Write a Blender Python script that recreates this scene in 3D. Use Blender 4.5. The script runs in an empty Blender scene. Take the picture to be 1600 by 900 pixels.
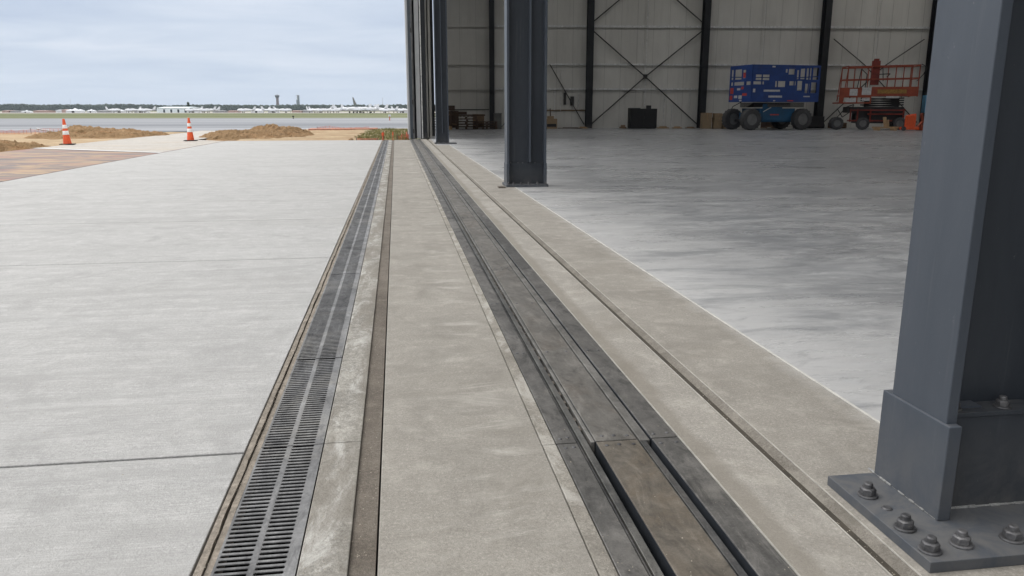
import bpy, math, random
from mathutils import Vector, Matrix, noise
R = math.radians
U = 1.15                      # metres per modelling unit
random.seed(7)
sc = bpy.context.scene
col = sc.collection

# ---------------------------------------------------------------- camera, world, sun, exposure
cam = bpy.data.objects.new('camera', bpy.data.cameras.new('camera'))
col.objects.link(cam); sc.camera = cam
cam.data.sensor_width = 36; cam.data.lens = 27.45
cam.data.clip_start = 0.05; cam.data.clip_end = 9000
cam.location = (0, 0, U)
cam.rotation_euler = (R(90) - math.atan(278/1220), 0, -R(8.28))
sc.render.resolution_x = 1024; sc.render.resolution_y = 576

SUN_EL, SUN_AZ = 50, -75      # azimuth measured from +Y towards +X
w = bpy.data.worlds.new('World'); sc.world = w; w.use_nodes = True
nt = w.node_tree; nt.nodes.clear()
def wn(t, **k):
    n = nt.nodes.new(t)
    for a, b in k.items(): setattr(n, a, b)
    return n
L = nt.links.new
out = wn('ShaderNodeOutputWorld'); mixs = wn('ShaderNodeMixShader')
sky = wn('ShaderNodeTexSky', sky_type='NISHITA', sun_disc=False)
sky.sun_elevation = R(SUN_EL); sky.sun_rotation = R(SUN_AZ)
bg1 = wn('ShaderNodeBackground'); bg1.inputs[1].default_value = 0.08
bg2 = wn('ShaderNodeBackground')
L(sky.outputs[0], bg1.inputs[0])
tc = wn('ShaderNodeTexCoord'); sep = wn('ShaderNodeSeparateXYZ'); L(tc.outputs['Generated'], sep.inputs[0])
def m_(op, a, b=None, c=None):
    n = wn('ShaderNodeMath', operation=op)
    for i, v in enumerate((a, b, c)):
        if v is None: continue
        if isinstance(v, (int, float)): n.inputs[i].default_value = v
        else: L(v, n.inputs[i])
    return n.outputs[0]
zc = m_('MAXIMUM', sep.outputs[2], 0.0)
dv = m_('ADD', zc, 0.09)
cmb = wn('ShaderNodeCombineXYZ'); L(m_('DIVIDE', sep.outputs[0], dv), cmb.inputs[0]); L(m_('DIVIDE', sep.outputs[1], dv), cmb.inputs[1])
n1 = wn('ShaderNodeTexNoise'); n1.inputs['Scale'].default_value = 0.75; n1.inputs['Detail'].default_value = 9; n1.inputs['Roughness'].default_value = .55; n1.inputs['Distortion'].default_value = .5
mpg = wn('ShaderNodeMapping'); mpg.inputs['Scale'].default_value = (1.0, 1.35, 1); mpg.inputs['Rotation'].default_value = (0, 0, R(12)); mpg.inputs['Location'].default_value = (3.1, 1.7, 0)
L(cmb.outputs[0], mpg.inputs[0]); L(mpg.outputs[0], n1.inputs['Vector'])
cr = wn('ShaderNodeValToRGB'); L(n1.outputs[0], cr.inputs[0])
cr.color_ramp.elements[0].position = .28; cr.color_ramp.elements[0].color = (.44, .51, .635, 1)
cr.color_ramp.elements[1].position = .75; cr.color_ramp.elements[1].color = (.63, .675, .76, 1)
e = cr.color_ramp.elements.new(.5); e.color = (.52, .585, .69, 1)
hz = wn('ShaderNodeMix', data_type='RGBA'); hz.inputs['B'].default_value = (.51, .595, .71, 1)
mr = wn('ShaderNodeMapRange'); L(sep.outputs[2], mr.inputs[0]); mr.inputs[1].default_value = .0; mr.inputs[2].default_value = .07; mr.inputs[3].default_value = .85; mr.inputs[4].default_value = 0
L(mr.outputs[0], hz.inputs['Factor']); L(cr.outputs[0], hz.inputs['A'])
zen = m_('MULTIPLY_ADD', m_('MAXIMUM', m_('SUBTRACT', sep.outputs[2], .12), 0.0), 2.35, 1.0)
ntz = wn('ShaderNodeMix', data_type='RGBA'); L(hz.outputs['Result'], ntz.inputs['A']); ntz.inputs['B'].default_value = (.655, .65, .648, 1)
mr2 = wn('ShaderNodeMapRange'); L(sep.outputs[2], mr2.inputs[0]); mr2.inputs[1].default_value = .12; mr2.inputs[2].default_value = .45
L(mr2.outputs[0], ntz.inputs['Factor'])
L(ntz.outputs['Result'], bg2.inputs[0]); L(zen, bg2.inputs[1])
mixs.inputs[0].default_value = .93
L(bg1.outputs[0], mixs.inputs[1]); L(bg2.outputs[0], mixs.inputs[2]); L(mixs.outputs[0], out.inputs[0])

sun = bpy.data.objects.new('sun', bpy.data.lights.new('sun', 'SUN')); col.objects.link(sun)
sun.data.energy = 1.0; sun.data.angle = R(28); sun.data.color = (1, .96, .9)
sd = Vector((math.sin(R(SUN_AZ))*math.cos(R(SUN_EL)), math.cos(R(SUN_AZ))*math.cos(R(SUN_EL)), math.sin(R(SUN_EL))))
sun.rotation_euler = sd.to_track_quat('Z', 'Y').to_euler()
sc.view_settings.view_transform = 'Standard'; sc.view_settings.look = 'None'
sc.view_settings.exposure = 0.33; sc.view_settings.gamma = 1
sc.cycles.max_bounces = 10; sc.cycles.diffuse_bounces = 7; sc.cycles.glossy_bounces = 4

# ---------------------------------------------------------------- materials
class NG:
    def __init__(s, name):
        s.m = bpy.data.materials.new(name); s.m.use_nodes = True
        s.t = s.m.node_tree; s.b = s.t.nodes['Principled BSDF']
        s.tc = s.t.nodes.new('ShaderNodeNewGeometry')
    def put(s, i, v):
        if isinstance(v, (int, float)): i.default_value = v
        elif isinstance(v, tuple): i.default_value = v if len(v) == 4 or i.type == 'VECTOR' else v + (1,)
        else: s.t.links.new(v, i)
    def vec(s, scale=(1, 1, 1), rot=0, loc=(0, 0, 0)):
        n = s.t.nodes.new('ShaderNodeMapping'); n.inputs['Scale'].default_value = scale
        n.inputs['Rotation'].default_value = (0, 0, rot); n.inputs['Location'].default_value = loc
        s.t.links.new(s.tc.outputs['Position'], n.inputs[0]); return n.outputs[0]
    def noise(s, v, scale, detail=5, rough=.6, dist=0):
        n = s.t.nodes.new('ShaderNodeTexNoise'); s.put(n.inputs['Vector'], v)
        n.inputs['Scale'].default_value = scale; n.inputs['Detail'].default_value = detail
        n.inputs['Roughness'].default_value = rough; n.inputs['Distortion'].default_value = dist
        return n.outputs[0]
    def vor(s, v, scale):
        n = s.t.nodes.new('ShaderNodeTexVoronoi'); s.put(n.inputs['Vector'], v); n.inputs['Scale'].default_value = scale
        return n.outputs['Distance']
    def rng(s, v, a, b, c=0, d=1):
        n = s.t.nodes.new('ShaderNodeMapRange'); s.put(n.inputs[0], v)
        for i, x in enumerate((a, b, c, d)): n.inputs[i+1].default_value = x
        return n.outputs[0]
    def math(s, op, a, b=0):
        n = s.t.nodes.new('ShaderNodeMath'); n.operation = op; s.put(n.inputs[0], a); s.put(n.inputs[1], b); return n.outputs[0]
    def mix(s, f, a, b):
        n = s.t.nodes.new('ShaderNodeMix'); n.data_type = 'RGBA'
        s.put(n.inputs['Factor'], f); s.put(n.inputs['A'], a); s.put(n.inputs['B'], b); return n.outputs['Result']
    def xyz(s, k):
        n = s.t.nodes.new('ShaderNodeSeparateXYZ'); s.t.links.new(s.tc.outputs['Position'], n.inputs[0]); return n.outputs[k]
    def bump(s, h, st, d=.01):
        n = s.t.nodes.new('ShaderNodeBump'); s.put(n.inputs['Height'], h); n.inputs['Strength'].default_value = st
        n.inputs['Distance'].default_value = d; s.t.links.new(n.outputs[0], s.b.inputs['Normal'])
    def fin(s, c, r=.8, metal=0, spec=None):
        s.put(s.b.inputs['Base Color'], c); s.put(s.b.inputs['Roughness'], r); s.b.inputs['Metallic'].default_value = metal
        if spec is not None: s.b.inputs['Specular IOR Level'].default_value = spec
        return s.m

def mul(c, k): return tuple(min(1, x*k) for x in c)
def plain(name, c, rough=.6, metal=0, var=.15, scale=3, spec=None, bump=0):
    g = NG(name); v = g.vec()
    n = g.noise(v, scale, 6); n2 = g.noise(v, scale*14, 4)
    f = g.rng(g.math('ADD', n, g.math('MULTIPLY', n2, .4)), .45, .95)
    cc = g.mix(f, mul(c, 1-var), mul(c, 1+var))
    if bump: g.bump(n2, bump, .004)
    return g.fin(cc, g.rng(n, .3, .7, rough-.06, rough+.06), metal, spec)

def concrete(name, a, b, streak=(1, 1, 1), k=1.0, patch=None, pf=(.6, .75), dark=None, df=(.6, .8), rough=.85, bump=.25, fine=220, extra=None, sk=2.0, grit=.8):
    g = NG(name); v = g.vec(); vs = g.vec(streak)
    big = g.noise(v, .6*k, 6, .6, .6); st = g.noise(vs, sk*k, 8, .65, .3); sp = g.noise(v, fine, 3, .7); md = g.noise(v, 9, 6, .7)
    f = g.math('ADD', g.math('MULTIPLY', big, .45), g.math('MULTIPLY', st, .55))
    c = g.mix(g.rng(f, .36, .64), a, b)
    sp2 = g.noise(g.vec((1, 1, 1), .3, (7, 1, 0)), fine*.42, 4, .75); ml = g.noise(g.vec((1, 1, 1), .9, (2, 6, 0)), 2.6, 8, .72, .8)
    c = g.mix(g.rng(sp, .44, .62, 0, .50*grit), c, mul(a, .4))
    c = g.mix(g.rng(sp2, .53, .64, 0, .55*grit), c, mul(b, 1.4))
    c = g.mix(g.rng(sp2, .46, .34, 0, .55*grit), c, mul(a, .5))
    c = g.mix(g.rng(md, .50, .66, 0, .42), c, mul(b, 1.25))
    c = g.mix(g.rng(ml, .49, .62, 0, .42), c, mul(a, .68))
    if patch: 
        pn = g.noise(g.vec((streak[0], streak[1], 1), 0, (5, 3, 0)), 1.6*k, 9, .72, 1.0)
        c = g.mix(g.rng(pn, pf[0], pf[1], 0, .75), c, patch)
    if dark:
        dn = g.noise(g.vec((1, 1, 1), .4, (11, 7, 0)), 1.1*k, 8, .68, .8)
        c = g.mix(g.rng(dn, df[0], df[1], 0, .8), c, dark)
    if extra: c = extra(g, c)
    g.bump(g.math('ADD', g.math('MULTIPLY', sp, .5), g.math('ADD', g.math('MULTIPLY', st, .5), g.math('MULTIPLY', md, .8))), min(1, bump*1.8), .009)
    return g.fin(c, rough, spec=.3)

def broomed(g, c):
    f = g.noise(g.vec((5, 170, 1)), 1.0, 5, .75); f2 = g.noise(g.vec((.30, 7, 1), -.02, (2, 9, 0)), 1.0, 7, .72, .4); f3 = g.noise(g.vec((.12, 1.4, 1), .03, (5, 3, 0)), 1.0, 5, .6, .5)
    c = g.mix(g.rng(f, .40, .64, 0, .55), c, (.245, .243, .236)); c = g.mix(g.rng(f2, .47, .68, 0, .60), c, (.33, .328, .32))
    c = g.mix(g.rng(f3, .5, .66, 0, .45), c, (.33, .326, .315))
    w_ = g.noise(g.vec((.9, 9, 1), .02, (1, 3, 0)), 1.0, 8, .75)
    return g.mix(g.rng(w_, .54, .68, 0, .38), c, (.52, .518, .51))
M = {}
M['slab'] = concrete('broomed_pale_concrete', (.43, .427, .418), (.505, .502, .492), (.12, 1.7, 1), rough=.8, bump=.35, patch=(.46, .46, .455), pf=(.55, .75), extra=broomed, fine=160, grit=.7)
def tanx(g, c):
    X = g.xyz(0)
    band = g.math('MULTIPLY', g.rng(X, .14, .27), g.rng(X, .36, .45, 1, 0))
    n = g.noise(g.vec((1.2, 3.2, 1), 0, (1, 4.3, 0)), 1.5, 9, .72, .8)
    c = g.mix(g.math('MULTIPLY', g.rng(n, .52, .66), g.math('MULTIPLY', band, .75)), c, (.45, .43, .39))
    f = g.noise(g.vec((2, 60, 1)), 1.0, 5, .7)
    return g.mix(g.rng(f, .35, .7, 0, .22), c, (.19, .175, .15))
M['tan'] = concrete('tan_concrete', (.268, .251, .222), (.35, .33, .294), (.5, 1.3, 1), dark=(.19, .175, .15), df=(.55, .8), extra=tanx, bump=.3)
def tan2x(g, c):
    f = g.noise(g.vec((1.4, .8, 1), .7), 1.1, 8, .66, 1.2)
    c = g.mix(g.rng(f, .5, .7, 0, .5), c, (.20, .18, .15))
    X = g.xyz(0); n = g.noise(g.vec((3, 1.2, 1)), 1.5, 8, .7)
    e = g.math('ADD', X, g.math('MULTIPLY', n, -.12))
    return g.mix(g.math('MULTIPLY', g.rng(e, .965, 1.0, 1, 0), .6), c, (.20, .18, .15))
M['tan2'] = concrete('warm_tan_concrete', (.298, .279, .248), (.384, .363, .325), (.7, 1, 1), extra=tan2x, bump=.25)
def tan3x(g, c):
    X = g.xyz(0); n = g.noise(g.vec((.6, 2.6, 1)), 2.4, 8, .7)
    e = g.math('ADD', X, g.math('MULTIPLY', n, .34))
    c = g.mix(g.math('MULTIPLY', g.rng(e, 1.86, 1.98), .5), c, (.45, .44, .42))
    f = g.noise(g.vec((.5, 1.6, 1), .2), 1.1, 8, .66, 1.5)
    return g.mix(g.rng(f, .5, .7, 0, .35), c, (.19, .172, .145))
M['tan3'] = concrete('tan_concrete_by_the_floor', (.268, .25, .22), (.342, .32, .285), (.7, 1, 1), extra=tan3x, bump=.25)
def lace(g, c):
    r = g.noise(g.vec((1.6, .9, 1)), 5.0, 9, .7, 2.2)
    f = g.math('ABSOLUTE', g.math('SUBTRACT', r, .5))
    c = g.mix(g.rng(f, 0, .02, .28, 0), c, (.45, .44, .41))
    st = g.noise(g.vec((2.4, .5, 1), 0, (4, 4, 0)), 2.6, 8, .7, .6)
    c = g.mix(g.rng(st, .48, .56, 0, .7), c, (.20, .182, .155))
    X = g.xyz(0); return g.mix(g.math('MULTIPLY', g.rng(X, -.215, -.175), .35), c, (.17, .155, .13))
M['rough'] = concrete('rough_patched_concrete', (.21, .198, .175), (.37, .355, .32), (1.6, .8, 1), k=2.2, patch=(.52, .51, .48), pf=(.5, .62), bump=.8, fine=90, extra=lace)
M['brown'] = concrete('damp_brown_concrete', (.125, .106, .086), (.20, .176, .148), (2, .6, 1), k=2, bump=.6, dark=(.10, .085, .065), patch=(.25, .225, .18), pf=(.62, .8))
M['white_strip'] = concrete('chalky_concrete', (.24, .22, .19), (.33, .31, .27), (2, 1, 1), k=2, patch=(.47, .45, .41), pf=(.48, .62), bump=.6)
M['curb'] = concrete('gritty_tan_mortar', (.205, .178, .145), (.31, .272, .228), (2, 1, 1), k=3, bump=1.0, fine=70, dark=(.13, .12, .095))
def floorx(g, c):
    s1 = g.noise(g.vec((.42, .72, 1), -.06), 1.0, 12, .74, 1.8); s2 = g.noise(g.vec((1.2, 6, 1)), 1.0, 9, .75, .5); s3 = g.noise(g.vec((.02, .12, 1), 0, (3, 8, 0)), 1.5, 6, .6)
    s4 = g.noise(g.vec((.7, 3.0, 1), .03), 1.2, 10, .78, 2.0)
    c = g.mix(g.rng(s1, .44, .58, 0, .75), c, (.145, .152, .162))
    s5 = g.noise(g.vec((1.1, 1.8, 1), .1, (6, 2, 0)), 1.1, 12, .78, 1.8); c = g.mix(g.rng(s5, .49, .58, 0, .6), c, (.15, .156, .165))
    c = g.mix(g.rng(s3, .5, .62, 0, .4), c, (.15, .155, .162))
    c = g.mix(g.rng(s2, .5, .7, 0, .55), c, (.35, .355, .36))
    c = g.mix(g.rng(s4, .52, .68, 0, .5), c, (.36, .365, .37))
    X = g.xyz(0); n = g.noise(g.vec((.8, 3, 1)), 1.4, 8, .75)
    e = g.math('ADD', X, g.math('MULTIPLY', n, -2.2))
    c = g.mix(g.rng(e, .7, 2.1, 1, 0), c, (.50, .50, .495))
    Y = g.xyz(1); e2 = g.math('ADD', Y, g.math('MULTIPLY', n, 1.6))
    c = g.mix(g.rng(e2, 5.8, 4.0, 0, .3), c, (.42, .42, .42))
    for sc_, lc, lo, hi, k_, cc in (((2.6, 5), 2, .54, .66, .4, (.14, .146, .154)), ((3.5, 11), 7, .53, .63, .65, (.47, .475, .48)), ((.5, 1.3), 12, .50, .60, .55, (.17, .178, .19)), ((7, 15), 17, .56, .68, .35, (.13, .135, .14)), ((1.6, 5), 23, .56, .64, .6, (.43, .435, .44))):
        q = g.noise(g.vec((sc_[0], sc_[1], 1), .08, (lc, lc*.7, 0)), 1.0, 10, .78, 1.2); c = g.mix(g.rng(q, lo, hi, 0, k_), c, cc)
    return c
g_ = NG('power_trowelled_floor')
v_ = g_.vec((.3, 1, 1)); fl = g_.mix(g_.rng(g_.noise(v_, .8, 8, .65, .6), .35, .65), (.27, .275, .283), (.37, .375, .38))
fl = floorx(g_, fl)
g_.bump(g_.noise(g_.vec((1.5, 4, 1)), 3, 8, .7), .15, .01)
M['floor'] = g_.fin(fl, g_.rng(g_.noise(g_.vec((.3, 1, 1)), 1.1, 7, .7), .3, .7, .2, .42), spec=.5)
M['floor_edge'] = plain('white_joint_sealant', (.55, .54, .50), .7, var=.2, scale=8)
M['joint'] = plain('dark_joint_filler', (.035, .033, .03), .8, scale=20)
M['pit'] = plain('shade_black_trench', (.004, .004, .004), .95, scale=8, spec=0)  # near-black colour keeps the slots and voids in painted shade

def steelx(name, a, b, stain=None, rough=.45, metal=.55, tint=(.5, .7), bmp=.25):
    g = NG(name); v = g.vec((1, .55, 1)); n = g.noise(v, 3.2, 9, .7, 1.2); n2 = g.noise(g.vec(), 30, 6, .7); n3 = g.noise(g.vec((1, 1, 1), 0, (4, 8, 2)), 1.7, 9, .72, .8)
    c = g.mix(g.rng(g.math('ADD', g.math('MULTIPLY', n, .75), g.math('MULTIPLY', n2, .25)), .36, .64), a, b)
    if stain: c = g.mix(g.rng(n3, tint[0], tint[1], 0, .85), c, stain)
    n4 = g.noise(g.vec((1.6, .5, 1), 0, (2, 5, 0)), 4.5, 9, .75, 1.5)
    c = g.mix(g.rng(n4, .52, .64, 0, .55), c, mul(b, 1.6)); c = g.mix(g.rng(n4, .47, .36, 0, .7), c, mul(a, .5))
    n5 = g.noise(g.vec((1, .8, 1), .5, (7, 5, 0)), 12, 8, .78, .6); c = g.mix(g.rng(n5, .5, .68, 0, .45), c, mul(b, 1.45)); c = g.mix(g.rng(n5, .46, .34, 0, .5), c, mul(a, .6))
    c = g.mix(g.rng(g.noise(g.vec((1, 1, 1), 0, (9, 2, 0)), 70, 3, .8), .66, .72, 0, .6), c, (.3, .28, .25))
    c = g.mix(g.rng(g.noise(g.vec((1, 1, 1), 0, (1, 2, 0)), 150, 3, .8), .4, .7, 0, .35), c, mul(a, .6))
    g.bump(g.math('ADD', g.math('MULTIPLY', n, .6), n2), bmp, .003)
    return g.fin(c, g.rng(n, .3, .7, rough+.15, rough-.08), metal)
M['plate_rust'] = steelx('rusty_brown_steel', (.10, .088, .072), (.175, .155, .128), (.135, .105, .072), .55, .25)
M['plate_grey'] = steelx('stained_grey_steel', (.070, .068, .064), (.165, .158, .148), (.27, .255, .23), .5, .35, (.56, .74))
M['plate_mid'] = steelx('worn_steel', (.105, .10, .09), (.18, .17, .155), (.13, .105, .08), .5, .3)
M['face_dark'] = plain('blue_black_steel_face', (.030, .034, .040), .3, var=.3)
M['rail_mid'] = steelx('oily_rail_steel', (.06, .06, .058), (.15, .148, .14), (.22, .21, .19), .4, .4)
M['plate_dark'] = steelx('dark_steel', (.052, .051, .050), (.12, .117, .11), (.13, .125, .115), .5, .35, (.56, .74))
M['rail_dark'] = steelx('dark_rail_steel', (.04, .04, .042), (.11, .11, .11), (.2, .19, .175), .42, .5)
M['rail_light'] = steelx('bright_worn_rail_steel', (.12, .116, .108), (.25, .24, .225), (.10, .095, .085), .4, .4)
M['grate'] = steelx('cast_iron_grate', (.105, .105, .108), (.22, .22, .218), (.31, .295, .265), .5, .3)
M['bolt'] = steelx('dark_bolt_steel', (.075, .075, .08), (.17, .168, .17), None, .45, .5)
def paint(name, c, c2, rough=.45):
    g = NG(name); n = g.noise(g.vec((1, 1, .35)), 2.2, 7, .65, .6); n2 = g.noise(g.vec((1, 1, .06)), 9, 5, .6); sp = g.vor(g.vec(), 9); sn = g.noise(g.vec((1, 1, .5)), 38, 4, .8)
    cc = g.mix(g.rng(g.math('ADD', g.math('MULTIPLY', n, .7), g.math('MULTIPLY', n2, .3)), .36, .66), c, c2)
    cc = g.mix(g.rng(sn, .68, .75, 0, .35), cc, (.25, .25, .25))
    nz = g.t.nodes.new('ShaderNodeSeparateXYZ'); g.t.links.new(g.tc.outputs['Normal'], nz.inputs[0])
    dn = g.noise(g.vec(), 7, 8, .75, .8)
    cc = g.mix(g.math('MULTIPLY', g.rng(nz.outputs[2], .7, .95), g.rng(dn, .42, .66, .05, .38)), cc, (.17, .165, .155))
    dr = g.noise(g.vec((9, 9, .35)), 3.2, 6, .7); cc = g.mix(g.rng(dr, .58, .74, 0, .22), cc, (.16, .165, .17))
    sc2 = g.noise(g.vec((1, 1, 2.5)), 11, 9, .85, 2); cc = g.mix(g.rng(sc2, .66, .72, 0, .35), cc, (.20, .20, .20))
    zf = g.xyz(2); cc = g.mix(g.math('MULTIPLY', g.rng(zf, .30, .03), g.rng(dn, .35, .6, .05, .35)), cc, (.17, .16, .145))
    g.bump(g.noise(g.vec(), 45, 4, .7), .12, .002)
    return g.fin(cc, g.rng(n, .3, .7, rough+.1, rough-.05), 0, .4)
M['slate'] = paint('slate_grey_paint', (.050, .060, .076), (.070, .081, .099))
M['slate_shade'] = paint('shaded_slate_paint', (.024, .029, .037), (.037, .043, .053), .55)  # same column paint, darkened to paint in shade between the flanges
M['weld'] = concrete('dusty_grout', (.25, .25, .24), (.4, .4, .39), k=6, bump=.8)

# ---------------------------------------------------------------- mesh helpers
class MB:
    def __init__(s): s.v = []; s.f = []; s.sm = []
    def add(s, vs, fs, smooth=False, mt=None):
        o = len(s.v)
        s.v += [tuple(mt @ Vector(p)) if mt else tuple(p) for p in vs]
        s.f += [tuple(i+o for i in f) for f in fs]; s.sm += [smooth]*len(fs); return s
    def box(s, x0, x1, y0, y1, z0, z1, mt=None):
        return s.add([(x0,y0,z0),(x1,y0,z0),(x1,y1,z0),(x0,y1,z0),(x0,y0,z1),(x1,y0,z1),(x1,y1,z1),(x0,y1,z1)],
                     [(0,3,2,1),(4,5,6,7),(0,1,5,4),(1,2,6,5),(2,3,7,6),(3,0,4,7)], mt=mt)
    def bar(s, p, q, a, b=None, up=(0, 0, 1)):
        p = Vector(p); q = Vector(q); b = b or a; d = (q-p).normalized(); u = Vector(up)
        if abs(d.dot(u)) > .98: u = Vector((0, 1, 0))
        x = d.cross(u).normalized(); z = x.cross(d).normalized(); ln = (q-p).length
        mt = Matrix.Translation(p) @ Matrix((x, d, z)).transposed().to_4x4()
        return s.box(-a/2, a/2, 0, ln, -b/2, b/2, mt)
    def tube(s, p, q, r, r2=None, n=10, cap=True):
        p = Vector(p); q = Vector(q); r2 = r if r2 is None else r2
        qn = (q-p).to_track_quat('Z', 'Y'); vs = []
        for c, rr in ((p, r), (q, r2)):
            for i in range(n):
                a = 2*math.pi*i/n; vs.append(c + qn @ Vector((math.cos(a)*rr, math.sin(a)*rr, 0)))
        s.add(vs, [(i, (i+1) % n, n+(i+1) % n, n+i) for i in range(n)], n > 6)
        if cap: s.add(vs, [tuple(reversed(range(n))), tuple(range(n, 2*n))])
        return s
    def path(s, pts, r, n=8):
        for a, b in zip(pts, pts[1:]): s.tube(a, b, r, n=n)
        return s
    def lathe(s, prof, n=24, mt=None, smooth=True):
        vs = []
        for r, z in prof:
            for i in range(n):
                a = 2*math.pi*i/n; vs.append((r*math.cos(a), r*math.sin(a), z))
        fs = []
        for k in range(len(prof)-1):
            for i in range(n): fs.append((k*n+i, k*n+(i+1) % n, (k+1)*n+(i+1) % n, (k+1)*n+i))
        return s.add(vs, fs, smooth, mt)
    def prism(s, poly, z0, z1, mt=None):
        n = len(poly)
        return s.add([(x, y, z0) for x, y in poly]+[(x, y, z1) for x, y in poly],
                     [tuple(reversed(range(n))), tuple(range(n, 2*n))]+[(i, (i+1) % n, n+(i+1) % n, n+i) for i in range(n)], mt=mt)
    def build(s, name, mat, parent=None, k=U, origin=(0, 0, 0), bevel=0, seg=2):
        me = bpy.data.meshes.new(name); og = Vector(origin)
        me.from_pydata([tuple(Vector(p)*k - og) for p in s.v], [], s.f); me.update()
        for p, t in zip(me.polygons, s.sm): p.use_smooth = t
        if any(s.sm): me.set_sharp_from_angle(angle=R(35))
        me.materials.append(mat if not isinstance(mat, str) else M[mat])
        o = bpy.data.objects.new(name, me); col.objects.link(o)
        if parent: o.parent = parent
        elif any(origin): o.location = og
        if bevel:
            b = o.modifiers.new('bevel', 'BEVEL'); b.width = bevel; b.segments = seg; b.limit_method = 'ANGLE'
        return o
def tag(o, label=None, cat=None, group=None, kind=None):
    for k, v in (('label', label), ('category', cat), ('group', group), ('kind', kind)):
        if v: o[k] = v
    return o
def thing(name, label, cat, loc=(0, 0, 0), rz=0, group=None):
    o = bpy.data.objects.new(name, None); col.objects.link(o); o.location = loc; o.rotation_euler = (0, 0, rz)
    o.empty_display_size = .2
    return tag(o, label, cat, group)
def copy_tree(o, parent=None):
    c = o.copy(); col.objects.link(c)
    if parent: c.parent = parent
    for ch in list(o.children): copy_tree(ch, c)
    return c
def S(name, mb, mat, **k): return tag(mb.build(name, mat, **k), kind='structure')
ORD = ['nearest', 'second', 'third', 'fourth', 'fifth', 'sixth', 'seventh', 'eighth', 'ninth', 'tenth', 'eleventh', 'twelfth', 'thirteenth', 'fourteenth', 'fifteenth', 'sixteenth', 'seventeenth', 'eighteenth', 'nineteenth', 'twentieth',
       'twenty-first', 'twenty-second', 'twenty-third', 'twenty-fourth', 'twenty-fifth', 'twenty-sixth', 'twenty-seventh', 'twenty-eighth', 'twenty-ninth', 'thirtieth', 'thirty-first', 'thirty-second']

YE = 27.5       # far end of the concrete works
YS = -8.0       # near end, behind the camera
TH = .12        # slab thickness

# ---------------------------------------------------------------- ground outside
def gmat():
    g = NG('airfield_grass'); n = g.noise(g.vec((.02, .1, 1)), 1, 8, .6); n2 = g.noise(g.vec((.004, .05, 1)), 1, 6, .6); n3 = g.noise(g.vec((.5, .5, 1)), 1, 6, .7)
    c = g.mix(g.rng(n, .35, .65), (.085, .105, .045), (.17, .175, .095)); c = g.mix(g.rng(n2, .5, .64, 0, .8), c, (.27, .26, .19)); c = g.mix(g.rng(n3, .4, .7, 0, .3), c, (.06, .08, .03))
    return g.fin(c, .95, spec=.1)
S('ground', MB().add([(-3500, -2500, -.16), (3500, -2500, -.16), (3500, 4500, -.16), (-3500, 4500, -.16)], [(0, 1, 2, 3)]), gmat())
def txm():
    g = NG('streaked_taxiway'); n = g.noise(g.vec((.012, .16, 1), -.02), 1, 8, .6, .4); n2 = g.noise(g.vec((.03, .5, 1)), 1, 8, .65); n3 = g.noise(g.vec((.004, .045, 1), 0, (3, 1.3, 0)), 1, 4)
    c = g.mix(g.rng(n, .4, .62), (.11, .118, .13), (.25, .255, .27)); c = g.mix(g.rng(n2, .5, .66, 0, .5), c, (.33, .33, .33)); c = g.mix(g.rng(n3, .48, .6, 0, .6), c, (.075, .08, .09))
    return g.fin(c, .55, spec=.4)
S('taxiway', MB().add([(-900, 30, -.12), (-60, 38.5, -.12), (-19.6, 43, -.12), (.7, 47.3, -.12), (60, 50, -.12), (900, 60, -.12), (900, 118, -.12), (-900, 118, -.12)], [(0, 1, 2, 3, 4, 5, 6, 7)]), txm())
S('far_apron', MB().add([(-1200, 300, -.12), (1200, 300, -.12), (1200, 620, -.12), (-1200, 620, -.12)], [(0, 1, 2, 3)]), plain('pale_far_apron', (.33, .31, .27), .9, var=.25, scale=.05))
def dirtm(name, a, b, cst):
    g = NG(name); v = g.vec(); n = g.noise(v, .8, 9, .72, .6); n2 = g.noise(g.vec((.3, 1.6, 1), .1), 1.1, 7, .65); n3 = g.noise(v, 14, 6, .75)
    c = g.mix(g.rng(n, .35, .65), a, b); c = g.mix(g.rng(n2, .5, .68, 0, .7), c, cst); c = g.mix(g.rng(n3, .45, .75, 0, .45), c, mul(a, .5))
    g.bump(g.math('ADD', n, n3), .9, .05); return g.fin(c, .95, spec=.1)
M['dirt'] = dirtm('sandy_tan_soil', (.34, .25, .155), (.50, .39, .26), (.40, .25, .15))
M['mound'] = dirtm('dug_brown_soil', (.20, .130, .068), (.34, .228, .13), (.30, .17, .085))
def relief(name, x0, x1, y0, y1, nx, ny, fn, mat, label=None, cat=None, clip=None):
    mb = MB(); idx = {}
    for j in range(ny+1):
        for i in range(nx+1):
            x = x0+(x1-x0)*i/nx; y = y0+(y1-y0)*j/ny
            idx[i, j] = len(mb.v); mb.v.append((x, y, fn(x, y)))
    for j in range(ny):
        for i in range(nx):
            q = (idx[i, j], idx[i+1, j], idx[i+1, j+1], idx[i, j+1])
            if clip and not clip(x0+(x1-x0)*(i+.5)/nx, y0+(y1-y0)*(j+.5)/ny): continue
            mb.f.append(q); mb.sm.append(True)
    o = mb.build(name, mat)
    return tag(o, label, cat) if label else tag(o, kind='structure')
def fb(x, y, s, o=0): return noise.fractal(Vector((x*s+o, y*s+o*1.7, o)), 1.0, 2.0, 5)
def dirt_z(x, y): return -.075 + .03*fb(x, y, .9, 3) + .015*fb(x, y, 4, 9)
def taxi_near(x): return 43+(x+19.6)*.21-.3
relief('dirt', -42, -9.72, 17.5, 44, 130, 90, lambda x, y: dirt_z(x, y), 'dirt', clip=lambda x, y: y < taxi_near(x) and y < 42+min(0, (x+19.6)*.12) and y > 17.8)
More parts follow.
